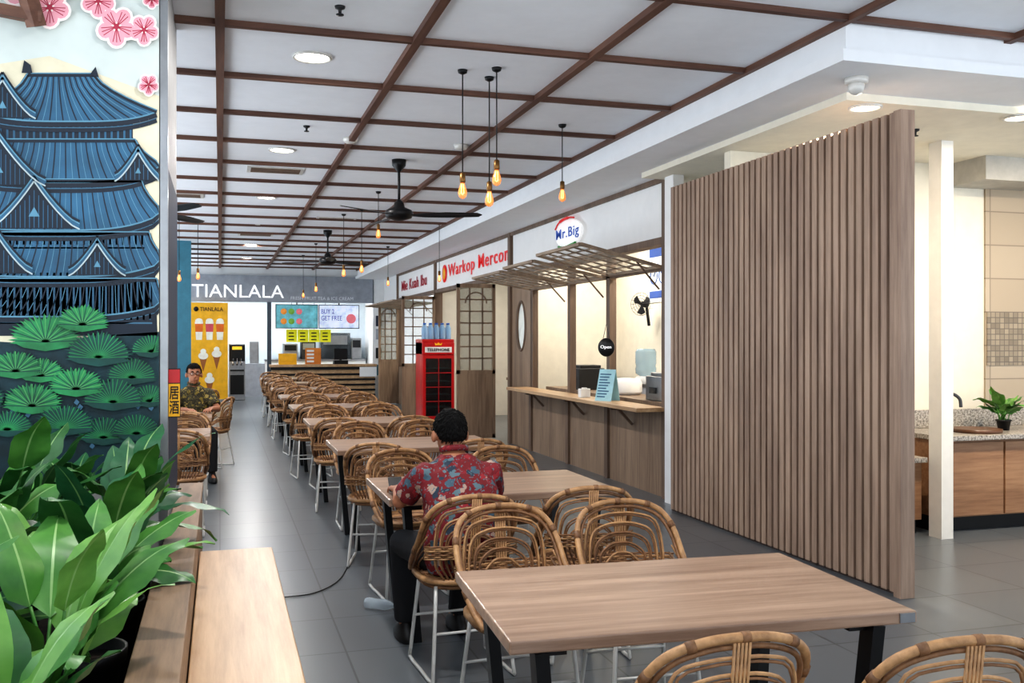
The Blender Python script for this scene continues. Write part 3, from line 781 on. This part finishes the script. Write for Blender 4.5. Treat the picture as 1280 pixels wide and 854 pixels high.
mb=MB(); mb.lathe([(.0001,-.01),(.17,-.01),(.17,0)],24,c=(0,2.3,0),axis='x'); mk(mb,'emblem',M_redl,s)
mb=MB(); mb.lathe([(.0001,-.015),(.11,-.015),(.11,-.01)],20,c=(0,2.3,0),axis='x'); mk(mb,'emblem_centre',M_yel,s)
s=empty('shop_sign',(WX-.012,21.3,2.83),label='small dark red shop lettering on white fascia',category='sign')
text('Mie Kuah Ibu',2.9,.24,M_redd,(0,0,0),R_X,s,bold=.010,ext=.002,sp=1.08)

s=empty('hanging_sign',(3.95,9.52,1.47),-.9,label='round black hanging board reading Open',category='sign')
mb=MB(); mb.lathe([(.0001,-.008),(.098,-.008),(.1,0),(.098,.008),(.0001,.008)],30,axis='y'); mk(mb,'board',M_black,s)
text('Open',.13,.045,M_lcream,(0,-.011,0),R_Y,s)
mb=MB(); mb.tube([(-.04,0,.09),(0,0,.25),(.0,0,.83)],.003,5); mb.tube([(.04,0,.09),(0,0,.25)],.003,5); mk(mb,'string',M_black,s)
s=empty('menu_card',(3.95,9.62,.89),-1.05,label='light blue printed menu card standing on ledge',category='menu')
mb=MB(); mb.add([(-.11,0,0),(.11,0,0),(.11,.09,.34),(-.11,.09,.34)],[(0,1,2,3)]); mb.add([(-.11,.16,0),(.11,.16,0),(.11,.09,.34),(-.11,.09,.34)],[(0,1,2,3)]); mk(mb,'card',plain('menu_blue',(170,215,225),.5),s)
mb=MB()
for k in range(9):
    z=.04+k*.03;y=z*.09/.34-.003
    mb.add([(-.09,y,z),(.02+.06*((k*7)%3)/3,y,z),(.02+.06*((k*7)%3)/3,y+.003,z+.012),(-.09,y+.003,z+.012)],[(0,1,2,3)])
mk(mb,'printed_lines',plain('print_teal',(40,90,130),.6),s)
mb=MB(); mb.box(-.06,.06,-.045,.045,0,.10); mb.box(-.03,.03,-.02,.02,.1,.112)
mk(mb,'tissue_box',M_white,loc=(4.0,10.3,.89),bevel=.006,label='white tissue box on serving ledge',category='tissue box')
c=empty('stall_counter',(0,0,0),label='inner kitchen counter inside stall',category='counter')
mb=MB(); mb.box(5.2,5.88,8.6,13.6,.94,.98); mk(mb,'worktop',M_steel,c)
mb=MB(); mb.box(5.25,5.88,8.62,13.6,0,.94); mk(mb,'cabinet_body',M_white,c)
j=empty('water_jug',(5.35,11.55,.98),label='clear pale blue water gallon bottle on white dispenser',category='water bottle')
mb=MB(); mb.lathe([(.05,.06),(.06,.08),(.135,.13),(.14,.19),(.132,.23),(.14,.27),(.14,.41),(.12,.45),(.001,.455)],22); mk(mb,'jug',glass('jug_blue',(150,190,210),.1,.5),j)
mb=MB(); mb.lathe([(.15,0),(.15,.06),(.12,.09),(.05,.1)],20); mk(mb,'jug_stand',M_white,j)
f=empty('wall_fan',(5.7,12.35,2.05),-1.0,label='black wall mounted fan in stall',category='fan')
mb=MB()
for r in(.04,.08,.12,.16): mb.tube([(r*math.cos(t*pi/12),-.1,r*math.sin(t*pi/12)) for t in range(24)],.003,5,True)
for k in range(16): mb.tube([(0,-.12,0),(.16*math.cos(k*pi/8),-.1,.16*math.sin(k*pi/8)),(.16*math.cos(k*pi/8),-.02,.16*math.sin(k*pi/8))],.002,4)
mk(mb,'fan_guard',M_black,f)
mb=MB(); mb.lathe([(.001,-.06),(.04,-.05),(.05,.05),(.03,.08)],14,axis='y'); mb.beam((0,.05,0),(0,.12,-.3),.03,.03); mk(mb,'fan_motor',M_black,f)
for k in range(3):
    a=k*2*pi/3; mb=MB(); mb.add([(0,-.07,0),(.14*math.cos(a),-.085,.14*math.sin(a)),(.15*math.cos(a+.5),-.07,.15*math.sin(a+.5)),(.13*math.cos(a+.95),-.055,.13*math.sin(a+.95))],[(0,1,2,3)]); mk(mb,'fan_blade',M_blackp,f)
s=empty('poster',(5.899,12.3,2.5),label='blue and white bicycle poster on stall wall',category='poster')
mb=MB(); mb.box(-.01,0,-.32,.32,-.42,.42); mk(mb,'poster_sheet',plain('poster_white',(215,225,232),.5),s)
mb=MB()
for yy in(-.14,.14): mb.tube([(-.014,yy+.11*math.cos(t*pi/10),-.05+.11*math.sin(t*pi/10)) for t in range(20)],.008,5,True)
mb.tube([(-.014,-.14,-.05),(-.014,0,.12),(-.014,.14,-.05)],.008,5); mb.box(-.013,-.01,-.28,.28,.22,.36); mb.box(-.013,-.01,-.28,.28,-.36,-.26)
mk(mb,'poster_print',plain('poster_blue',(40,80,160),.5),s)
for i,(x,y,w_,h_,m_,nm,lb) in enumerate([(4.62,9.35,.2,.26,M_steel,'food_warmer','steel food warmer on inner shelf'),(4.62,10.5,.18,.2,M_white,'rice_cooker','white rice cooker inside stall window'),(4.62,11.8,.18,.28,M_blackp,'coffee_machine','black coffee machine inside stall')]):
    e=empty(nm,(x,y,.9),label=lb,category='appliance')
    mb=MB(); 
    if nm=='rice_cooker': mb.lathe([(w_*.8,0),(w_,.03),(w_,h_*.7),(w_*.85,h_*.95),(.03,h_),(.001,h_)],22)
    else: mb.box(-w_,w_,-w_,w_,0,h_); mb.box(-w_*.8,w_*.8,-w_*.8,w_*.8,h_,h_+.04)
    mk(mb,'appliance_body',m_,e,bevel=.01)
    mb=MB(); mb.box(-w_-.015,-w_,-.08,.08,h_*.3,h_*.55); mk(mb,'control_panel',M_glassd,e)
mb=MB(); mb.box(4.36,4.85,8.62,12.7,.86,.9); mb.box(4.36,4.85,8.62,12.7,.0,.05); mb.box(4.4,4.44,8.62,12.7,.05,.86); mk(mb,'inner_shelf',M_panel,label='wooden shelf behind the stall window',category='shelf')

# fridge
e=empty('drinks_fridge',(3.82,17.2,0),label='red glass-door drinks fridge styled like a phone booth',category='fridge')
mb=MB(); mb.box(-.3,.3,0,.6,.0,.1);mb.box(-.3,-.26,0,.6,.1,1.5);mb.box(.26,.3,0,.6,.1,1.5);mb.box(-.3,.3,.56,.6,.1,1.5);mb.box(-.3,.3,0,.6,1.5,1.56);mb.box(-.3,.3,-.02,.6,1.28,1.5)
mk(mb,'fridge_body',M_red,e,bevel=.01)
mb=MB(); mb.box(-.29,-.24,-.05,-.0,.1,1.27);mb.box(.24,.29,-.05,0,.1,1.27);mb.box(-.24,.24,-.05,0,.1,.16);mb.box(-.24,.24,-.05,0,1.21,1.27)
for k in(1,2,3): mb.box(-.24,.24,-.05,-.03,.16+k*.26,.175+k*.26)
mb.box(-.006,.006,-.05,-.03,.16,1.21)
mk(mb,'fridge_door',M_red,e)
mb=MB(); mb.box(-.24,.24,-.035,-.03,.16,1.21); mk(mb,'door_glass',M_glassd,e)
mb=MB()
for k in range(4): mb.box(-.25,.25,.02,.5,.3+k*.24,.31+k*.24)
mk(mb,'shelf',M_whitem,e)
mb=MB(); mb.box(-.25,.25,-.025,-.02,1.32,1.42); mk(mb,'name_strip',M_white,e)
text('TELEPHONE',.42,.055,M_black,(0,-.03,1.37),R_Y,e)
mb=MB(); mb.add([(-.06,-.025,1.45),(.06,-.025,1.45),(.07,-.025,1.5),(.03,-.025,1.475),(0,-.025,1.51),(-.03,-.025,1.475),(-.07,-.025,1.5)],[(0,1,2,3,4,5,6)]); mk(mb,'crown_emblem',M_yel,e)
e=empty('water_bottle',(3.6,17.3,1.56),label='clear blue-capped water bottle on top of fridge',category='bottle',group='water bottles on the fridge')
mb=MB(); mb.lathe([(.04,0),(.045,.02),(.045,.2),(.018,.26),(.016,.28)],12); mk(mb,'bottle_body',glass('water_plastic',(150,190,225),.1,.6),e)
mb=MB(); mb.lathe([(.018,.27),(.018,.3)],10); mk(mb,'bottle_cap',plain('cap_blue',(30,90,180),.4),e)
for i in range(5):
    for k in range(2):
        if i+k: copy_thing(e,(3.6+i*.11,17.3+k*.12,1.56))
mb=MB(); mb.box(4.5,5.8,14.3,14.9,0,.9);mb.box(4.45,5.85,14.25,14.95,.9,.94); mk(mb,'stall_cabinet',M_panel,label='wooden cabinet inside second stall',category='cabinet')

# ------------------------------------------------------------------ far shop
s=empty('shop_sign',(.45,YE-.13,2.79),label='white illuminated shop lettering on grey fascia',category='sign')
text('TIANLALA',2.25,.32,M_lcream,(0,0,0),R_Y,s)
text('FRESH FRUIT TEA & ICE CREAM',1.6,.085,M_subt,(2.1,0,-.16),R_Y,s)
e=empty('roll_up_banner',(-.25,YE-.3,0),label='tall yellow banner with pictures of drinks and cones',category='banner')
mb=MB(); mb.box(-.44,.44,0,.02,.05,2.48); mk(mb,'banner_sheet',M_yel,e)
mb=MB(); mb.box(-.46,.46,-.06,.08,0,.06); mk(mb,'banner_base',M_steel,e)
text('TIANLALA',.55,.1,M_black,(.05,-.008,2.32),R_Y,e)
mb=MB(); mb.lathe([(.0001,-.006),(.06,-.006),(.06,0)],16,c=(-.32,0,2.32),axis='y'); mk(mb,'logo_dot',M_black,e)
mb=MB()
for i,x in enumerate((-.25,0,.25)):
    mb.add([(x-.07,-.006,1.55),(x+.07,-.006,1.55),(x+.1,-.006,2.0),(x-.1,-.006,2.0)],[(0,1,2,3)],0)
    mb.add([(x-.085,-.009,1.75),(x+.085,-.009,1.75),(x+.095,-.009,1.95),(x-.095,-.009,1.95)],[(0,1,2,3)],1+i%2)
    mb.add([(x+.09*math.cos(t*pi/8),-.012,2.02+.07*math.sin(t*pi/8)) for t in range(16)],[tuple(range(16))],0)
for x,z in((-.15,.95),(.17,1.0),(.0,.35)):
    mb.add([(x-.09,-.006,z+.15),(x,-.006,z-.2),(x+.09,-.006,z+.15)],[(0,1,2)],3)
    mb.add([(x+.12*math.cos(t*pi/8),-.009,z+.2+.09*math.sin(t*pi/8)) for t in range(16)],[tuple(range(16))],0)
    mb.add([(x+.07*math.cos(t*pi/8),-.011,z+.31+.07*math.sin(t*pi/8)) for t in range(16)],[tuple(range(16))],0)
mk(mb,'banner_print',[plain('print_cream',(250,240,225),.5),plain('print_orange',(225,110,30),.5),plain('print_pink',(210,80,90),.5),plain('print_brown',(160,95,45),.5)],e)
e=empty('ice_cream_machine',(.42,YE+.1,0),label='silver and black upright soft ice cream machine',category='machine')
mb=MB(); mb.box(-.2,.2,0,.6,.0,1.45); mk(mb,'machine_body',M_steel,e,bevel=.015)
mb=MB(); mb.box(-.19,.19,-.03,0,1.0,1.42); mb.box(-.17,.17,-.14,0,.75,.79);mb.box(-.17,.17,-.02,0,.15,.65); mk(mb,'front_panel',M_black,e)
mb=MB()
for x in(-.1,0,.1): mb.lathe([(.02,.9),(.025,1.0)],10,c=(x,-.06,0)); mb.beam((x,-.06,1.0),(x,-.1,1.08),.012,.012)
mk(mb,'tap',M_chrome,e)
mb=MB(); mb.box(-.12,.12,-.035,-.03,1.3,1.38); mk(mb,'display',plain('display_yellow',(240,210,60),.4,emis=.5),e)
e=empty('back_bar',(.9,YE+1.6,0),label='low counter with dispenser behind shop front',category='counter')
mb=MB(); mb.box(-.28,.28,0,.6,0,.9); mk(mb,'cabinet_body',M_gray,e); mb=MB(); mb.box(-.12,.12,.1,.4,.9,1.5); mk(mb,'dispenser',M_steel,e)
e=empty('shop_counter',(2.55,YE-.6,0),label='service counter with wood top and dark horizontal stripes',category='counter')
mb=MB(); mb.box(-1.3,1.3,0,.6,0,.80); mk(mb,'counter_body',M_bench,e)
mb=MB(); mb.box(-1.35,1.35,-.05,.65,.86,.92); mk(mb,'countertop',M_bench,e,bevel=.004)
mb=MB()
mb.box(-1.33,1.33,-.035,.62,.79,.86,0)
for k in range(5): mb.box(-1.31,1.31,-.02,.0,.10+k*.135,.15+k*.135,0)
mb.box(.9,1.34,-.05,-.035,.6,.85,1); mk(mb,'striped_band',[M_black,M_white],e)
e=empty('menu_board',(2.3,YE-.3,.92),label='yellow framed menu board leaning on counter',category='menu')
mb=MB(); mb.box(-.2,.2,-.01,.01,0,.42); mk(mb,'board',plain('menu_orange',(215,130,50),.5),e,bevel=.004)
mb=MB()
for k in range(4): mb.box(-.16,.02,-.014,-.01,.05+k*.09,.10+k*.09)
mk(mb,'board_print',M_white,e)
mb=MB(); mb.box(-.22,.22,0,.22,0,.28); mb.box(-.16,.16,-.006,0,.08,.2); mk(mb,'display_box',M_yel,loc=(1.65,YE-.5,.92),bevel=.005,label='yellow box standing on shop counter',category='box')
for i,(x0,x1) in enumerate(((1.40,2.50),(2.52,3.60))):
    e=empty('menu_screen',((x0+x1)/2,YE+.5,2.17),label='bright hanging digital menu screen' if i else 'hanging digital menu screen with food photos',category='screen',group='digital menu screens')
    w_=(x1-x0)/2
    mb=MB(); mb.box(-w_,w_,0,.05,-.32,.32); mb.beam((0,.03,.3),(0,.03,.98),.03,.03); mk(mb,'screen_housing',M_black,e)
    mb=MB(); mb.box(-w_+.02,w_-.02,-.004,0,-.3,.3); mk(mb,'display',plain('screen_a%d'%i,(90,150,160) if i==0 else (190,205,235),.3,emis=.6,var=.35,scale=4),e)
    if i==0:
        for k in range(6):
            mb=MB(); mb.lathe([(.0001,-.006),(.08,-.006),(.08,0)],12,c=(-.34+(k%3)*.2,0,.13-.26*(k//3)),axis='y')
            mk(mb,'food_picture',[plain('picture_orange',(220,140,60),.5,emis=.4),plain('picture_green',(120,170,70),.5,emis=.3),plain('picture_pink',(220,120,130),.5,emis=.4)][k%3],e)
    else:
        text('BUY 2\nGET FREE',.55,.3,plain('ink_blue',(60,60,150),.5,emis=.3),(-.2,-.008,.05),R_Y,e)
        mb=MB(); mb.lathe([(.0001,-.006),(.13,-.006),(.13,0)],14,c=(.32,0,-.05),axis='y')
        mk(mb,'food_picture',plain('picture_pink',(220,120,130),.5,emis=.4),e)
for i in range(4):
    e=empty('price_card',(1.85+i*.30,YE+1.0,1.66),label='yellow menu card hung behind counter',category='menu',group='yellow menu cards')
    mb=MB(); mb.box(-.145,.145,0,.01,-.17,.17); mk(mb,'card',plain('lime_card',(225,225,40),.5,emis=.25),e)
    mb=MB()
    for k in range(3): mb.box(-.08,.06,-.004,0,-.12+k*.09,-.09+k*.09)
    mk(mb,'card_print',M_black,e)
    mb=MB(); mb.tube([(0,.005,.17),(0,.005,1.48)],.006,5); mk(mb,'hanging_wire',M_black,e)
e=empty('back_counter',(2.6,27.6,0),label='white back counter with steel equipment',category='counter')
mb=MB(); mb.box(-1.4,1.4,0,.7,0,.95); mk(mb,'cabinet_body',M_white,e); mb=MB(); mb.box(-1.4,1.4,-.02,.7,.95,1.0); mk(mb,'worktop',M_steel,e)
for i,(x,w_,h_,nm,m_) in enumerate([(3.15,.42,.75,'refrigerated_display',M_glassd),(1.9,.2,.45,'blender_machine',M_steel),(2.4,.2,.5,'coffee_machine',M_blackp),(3.75,.14,.6,'drink_dispenser',M_steel)]):
    e=empty(nm,(x,27.65,1.0),label='%s on the back counter of drinks shop'%nm.replace('_',' '),category='appliance')
    mb=MB(); mb.box(-w_,w_,0,.5,0,h_); mk(mb,'appliance_body',m_,e,bevel=.015)
    mb=MB(); mb.box(-w_*.8,w_*.8,-.02,0,h_*.55,h_*.9); mk(mb,'front_panel',M_steel if m_!=M_steel else M_black,e)
e=empty('cash_register',(3.0,YE-.45,.92),label='black cash register terminal on counter',category='cash register')
mb=MB(); mb.box(-.18,.18,0,.3,0,.1); mk(mb,'register_base',M_black,e); mb=MB(); mb.box(-.17,.17,.1,.13,.12,.4); mb.box(-.03,.03,.12,.16,.05,.2); mk(mb,'monitor',M_black,e)
for z,m_ in((2.05,M_navy),(1.7,M_gray),(1.2,M_black),(.75,M_blueg)):
    mb=MB(); mb.box(3.95,4.1,YE-.135,YE-.12,z-.14,z+.14); mk(mb,'framed_poster',m_,label='small framed poster on white wall',category='poster',group='posters by the shop')

# ------------------------------------------------------------------ wash area
e=empty('wash_counter',(0,0,0),label='granite topped wash counter with wood cabinet doors',category='counter')
mb=MB(); mb.box(5.50,8.5,6.3,6.97,.74,.78); mb.box(5.50,8.5,6.95,6.97,.78,.94); mk(mb,'countertop',M_granite,e,bevel=.004)
mb=MB(); mb.box(5.52,8.5,6.36,6.965,.12,.74); mk(mb,'cabinet_body',M_cab,e)
mb=MB(); mb.box(5.52,8.5,6.42,6.965,0,.12); mk(mb,'plinth',M_black,e)
for k in range(4):
    mb=MB(); mb.box(5.53+k*.62,6.13+k*.62,6.34,6.36,.13,.72); mk(mb,'cabinet_door',M_cab,e,bevel=.003)
e=empty('wash_counter',(0,0,0),label='lower granite topped wash counter beside column',category='counter')
mb=MB(); mb.box(4.2,5.35,6.3,6.98,.58,.62); mb.box(4.2,5.48,6.96,6.98,.62,.94); mk(mb,'countertop',M_granite,e,bevel=.004)
mb=MB(); mb.box(4.22,5.34,6.36,6.98,.12,.58); mk(mb,'cabinet_body',M_cab,e)
mb=MB(); mb.box(4.22,5.34,6.42,6.98,0,.12); mk(mb,'plinth',M_black,e)
e=empty('wash_basin',(6.05,6.55,.78),label='brown round wash basin set in granite top',category='sink')
mb=MB(); mb.lathe([(.001,.005),(.14,.008),(.19,.03),(.2,.03),(.2,.0)],24); mk(mb,'basin_bowl',plain('basin_brown',(96,64,44),.3),e)
e=empty('faucet',(5.72,6.6,.78),label='curved chrome gooseneck faucet',category='faucet')
mb=MB(); mb.tube(smooth([(0,0,0),(0,0,.2),(.03,-.01,.29),(.1,-.03,.32),(.16,-.05,.28),(.17,-.055,.21)],5),.014,9); mk(mb,'spout',plain('dull_steel',(84,84,86),.3,.5),e)
mb=MB(); mb.lathe([(.03,0),(.03,.02),(.016,.03)],14); mb.tube([(0,0,.06),(-.05,-.02,.09)],.007,6); mk(mb,'handle',M_steel,e)
plant((6.40,6.62,.78),18,.18,.10,.14,[1,2],21,'small bright green potted plant beside basin',pr=.06,ph=.09)
mb=MB(); mb.box(5.06,5.2,6.92,7.0,1.0,1.3); mk(mb,'soap_dispenser',M_white,bevel=.02,label='white wall mounted soap dispenser',category='dispenser')
mb=MB(); mb.lathe([(.055,0),(.055,.16),(.02,.165),(.02,.13)],20); mk(mb,'paper_roll',M_white,loc=(5.02,6.5,.62),label='white paper towel roll on wash counter',category='paper roll')

# ------------------------------------------------------------------ ceiling fixtures
def area(loc,power,size,col=(1,.95,.88),rot=(0,0,0),sx=None,sy=None):
    l=bpy.data.lights.new('lamp_light','AREA'); l.energy=power; l.color=col
    if sx: l.shape='RECTANGLE'; l.size=sx; l.size_y=sy
    else: l.shape='DISK'; l.size=size
    o=bpy.data.objects.new('lamp_light',l); COL.objects.link(o); o.location=loc; o.rotation_euler=rot; return o
def downlight(x,y,z,mat,power,col,r=.1):
    e=empty('downlight',(x,y,z),label='round recessed ceiling downlight',category='light',group='recessed downlights')
    mb=MB(); mb.tube([(r*math.cos(t*pi/12),r*math.sin(t*pi/12),-.004) for t in range(24)],.012,6,True); mk(mb,'trim_ring',M_whitem,e)
    mb=MB(); mb.lathe([(.0001,-.006),(r,-.006),(r,-.0)],24); mk(mb,'lens',mat,e)
    a=area((0,0,-.02),power,r*1.6,col); a.parent=e
for y in(3.2,6.41,9.63,12.9,16.1,19.3,22.5):
    downlight(.58,y,CZ,M_emit,44,(1,.96,.92),.12)
for x,y in((4.11,5.43),(5.32,5.36),(6.6,5.4)):
    downlight(x,y,SZ-.05,M_emitw,42,(1,.87,.71),.1)
for y in(9.0,12.5,16.4,21): 
    e=empty('ceiling_light',(5.0,y,SZ),label='flat white ceiling lamp inside stall',category='light',group='stall ceiling lamps')
    mb=MB(); mb.box(-.15,.15,-.6,.6,-.05,0); mk(mb,'lamp_housing',M_white,e); mb=MB(); mb.box(-.13,.13,-.58,.58,-.056,-.05); mk(mb,'lens',M_emit,e)
    a=area((0,0,-.07),38,.3,(1,.93,.81),sx=.26,sy=1.1); a.parent=e
for x in(.2,1.6,3.0):
    e=empty('ceiling_light',(x,26.8,3.15),label='flat white ceiling lamp in drinks shop',category='light',group='shop ceiling lamps')
    mb=MB(); mb.box(-.5,.5,-.15,.15,-.05,0); mk(mb,'lamp_housing',M_white,e); mb=MB(); mb.box(-.48,.48,-.13,.13,-.056,-.05); mk(mb,'lens',M_emit,e)
    a=area((0,0,-.07),46,.3,(.93,.97,1),sx=.9,sy=.26); a.parent=e
def pendant(x,y,z,top=CZ):
    e=empty('pendant_lamp',(x,y,top),label='bare filament bulb pendant on long black cord',category='pendant lamp',group='filament bulb pendants')
    d=top-z; q=.8
    mb=MB(); mb.tube([(0,0,0),(0,0,-d+.12*q)],.0045,6); mb.lathe([(.0001,0),(.035,0),(.03,-.02),(.01,-.03)],14); mk(mb,'cord',M_black,e)
    mb=MB(); mb.lathe([(.008*q,-d+.13*q),(.024*q,-d+.12*q),(.026*q,-d+.05*q),(.02*q,-d+.04*q)],14); mk(mb,'socket',M_brass,e)
    mb=MB(); mb.lathe([(.018*q,-d+.045*q),(.022*q,-d+.02*q),(.036*q,-d-.02*q),(.040*q,-d-.05*q),(.032*q,-d-.08*q),(.012*q,-d-.095*q),(.0001,-d-.096*q)],16); mk(mb,'bulb',M_bulb,e)
    mb=MB(); mb.tube([(-.008*q,0,-d+.03*q),(-.012*q,0,-d-.05*q),(0,0,-d-.06*q),(.012*q,0,-d-.05*q),(.008*q,0,-d+.03*q)],.003,5); mk(mb,'filament',M_fil,e)
for a in((1.60,6.43,2.60),(1.825,6.55,2.57),(1.81,6.31,2.68),(2.83,7.81,2.82),(1.93,13.7,2.58),(1.75,14.3,2.56),(3.35,15.0,2.55),(1.77,18.8,2.55),(1.75,21.5,2.55),(-.33,15.8,2.57),(-.6,15.6,2.52),(1.9,12.0,2.9),(3.2,19.0,2.7)):
    pendant(*a)
def fan(x,y,z,a0):
    e=empty('ceiling_fan',(x,y,CZ),a0,label='black three-blade ceiling fan on long rod',category='ceiling fan',group='ceiling fans')
    d=CZ-z
    mb=MB(); mb.tube([(0,0,0),(0,0,-d+.08)],.014,8); mb.lathe([(.001,0),(.075,0),(.07,-.06),(.02,-.12),(.015,-.13)],18); mk(mb,'rod',M_black,e)
    mb=MB(); mb.lathe([(.02,-d+.14),(.05,-d+.10),(.06,-d+.06),(.13,-d+.03),(.15,-d),(.13,-d-.05),(.05,-d-.075),(.0001,-d-.08)],24); mk(mb,'motor',M_black,e)
    for k in range(3):
        t=k*2*pi/3; c_,s_=math.cos(t),math.sin(t)
        def q(r,w,zz): return (r*c_-w*s_, r*s_+w*c_, -d-.02+zz)
        mb=MB(); mb.add([q(.1,-.03,0),q(.25,-.05,.012),q(.5,-.07,.016),q(.82,-.055,.01),q(.86,0,0),q(.82,.05,-.012),q(.5,.06,-.016),q(.25,.045,-.012),q(.1,.03,0)],[tuple(range(9))]); o=mk(mb,'blade',M_black,e); sm_=o.modifiers.new('s','SOLIDIFY'); sm_.thickness=.008
fan(1.77,9.83,2.86,-.35); fan(1.75,16.5,2.9,.5); fan(-.62,10.4,2.87,pi)
def vent(x,y,sx,sy):
    e=empty('air_vent',(x,y,CZ),label='rectangular slatted ceiling air vent',category='vent',group='ceiling air vents')
    mb=MB(); mb.box(-sx/2,sx/2,-sy/2,sy/2,-.012,0); mk(mb,'vent_frame',M_whitem,e)
    mb=MB()
    for k in range(6): mb.box(-sx/2+.04,sx/2-.04,-sy/2+.03+k*(sy-.06)/6,-sy/2+.045+k*(sy-.06)/6,-.018,-.012)
    mk(mb,'vent_slats',M_frame,e)
vent(.58,10.8,.6,.35); vent(1.7,14.9,.6,.35); vent(.6,17.5,.6,.35); vent(-.5,13,.6,.35)
def sprink(x,y,z=CZ):
    mb=MB(); mb.lathe([(.03,0),(.027,-.012),(.010,-.02),(.008,-.04),(.022,-.045),(.022,-.05),(.001,-.052)],12); mk(mb,'sprinkler',M_blackp,loc=(x,y,z),label='small ceiling fire sprinkler head',category='sprinkler',group='sprinklers')
sprink(.64,5.4); sprink(.72,8.5); sprink(4.9,5.9,SZ-.05)
def smoke(x,y,z,r=.07):
    mb=MB(); mb.lathe([(r,0),(r,-.02),(r*.7,-.045),(.001,-.05)],20); mk(mb,'smoke_detector',M_whitem,loc=(x,y,z),label='round white ceiling smoke detector',category='smoke detector')
smoke(1.15,8.9,CZ); smoke(2.2,8.9,CZ)
e=empty('dome_camera',(3.72,5.0,SZ),label='white dome security camera under soffit',category='camera')
mb=MB(); mb.lathe([(.07,0),(.07,-.03),(.05,-.04)],20); mk(mb,'mount',M_whitem,e)
mb=MB(); mb.ell((0,0,-.055),(.05,.05,.05),16); mk(mb,'dome',M_whitem,e)

# ------------------------------------------------------------------ world and camera
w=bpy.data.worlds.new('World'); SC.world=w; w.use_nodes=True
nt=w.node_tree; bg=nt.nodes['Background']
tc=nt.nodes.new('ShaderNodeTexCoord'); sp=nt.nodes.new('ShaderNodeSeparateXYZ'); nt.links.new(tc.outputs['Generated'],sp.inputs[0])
mr=nt.nodes.new('ShaderNodeMapRange'); mr.inputs[1].default_value=-.6; mr.inputs[2].default_value=.3; mr.inputs[3].default_value=5.2; mr.inputs[4].default_value=.35  # made-up glow: background strongest below the horizon, added to brighten the ceiling
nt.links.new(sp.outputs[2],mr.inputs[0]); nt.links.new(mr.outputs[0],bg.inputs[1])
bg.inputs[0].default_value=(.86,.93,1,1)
cam=bpy.data.cameras.new('Camera'); co=bpy.data.objects.new('Camera',cam); COL.objects.link(co)
co.location=(0,0,1.55); co.rotation_euler=(pi/2,0,-math.radians(16.92)); cam.lens=33.75; cam.sensor_width=36; cam.shift_y=-.0016; cam.clip_start=.05
SC.camera=co
SC.view_settings.view_transform='Standard'
for lk in ('Medium High Contrast','Standard - Medium High Contrast'):
    try:
        SC.view_settings.look=lk; break
    except Exception: pass
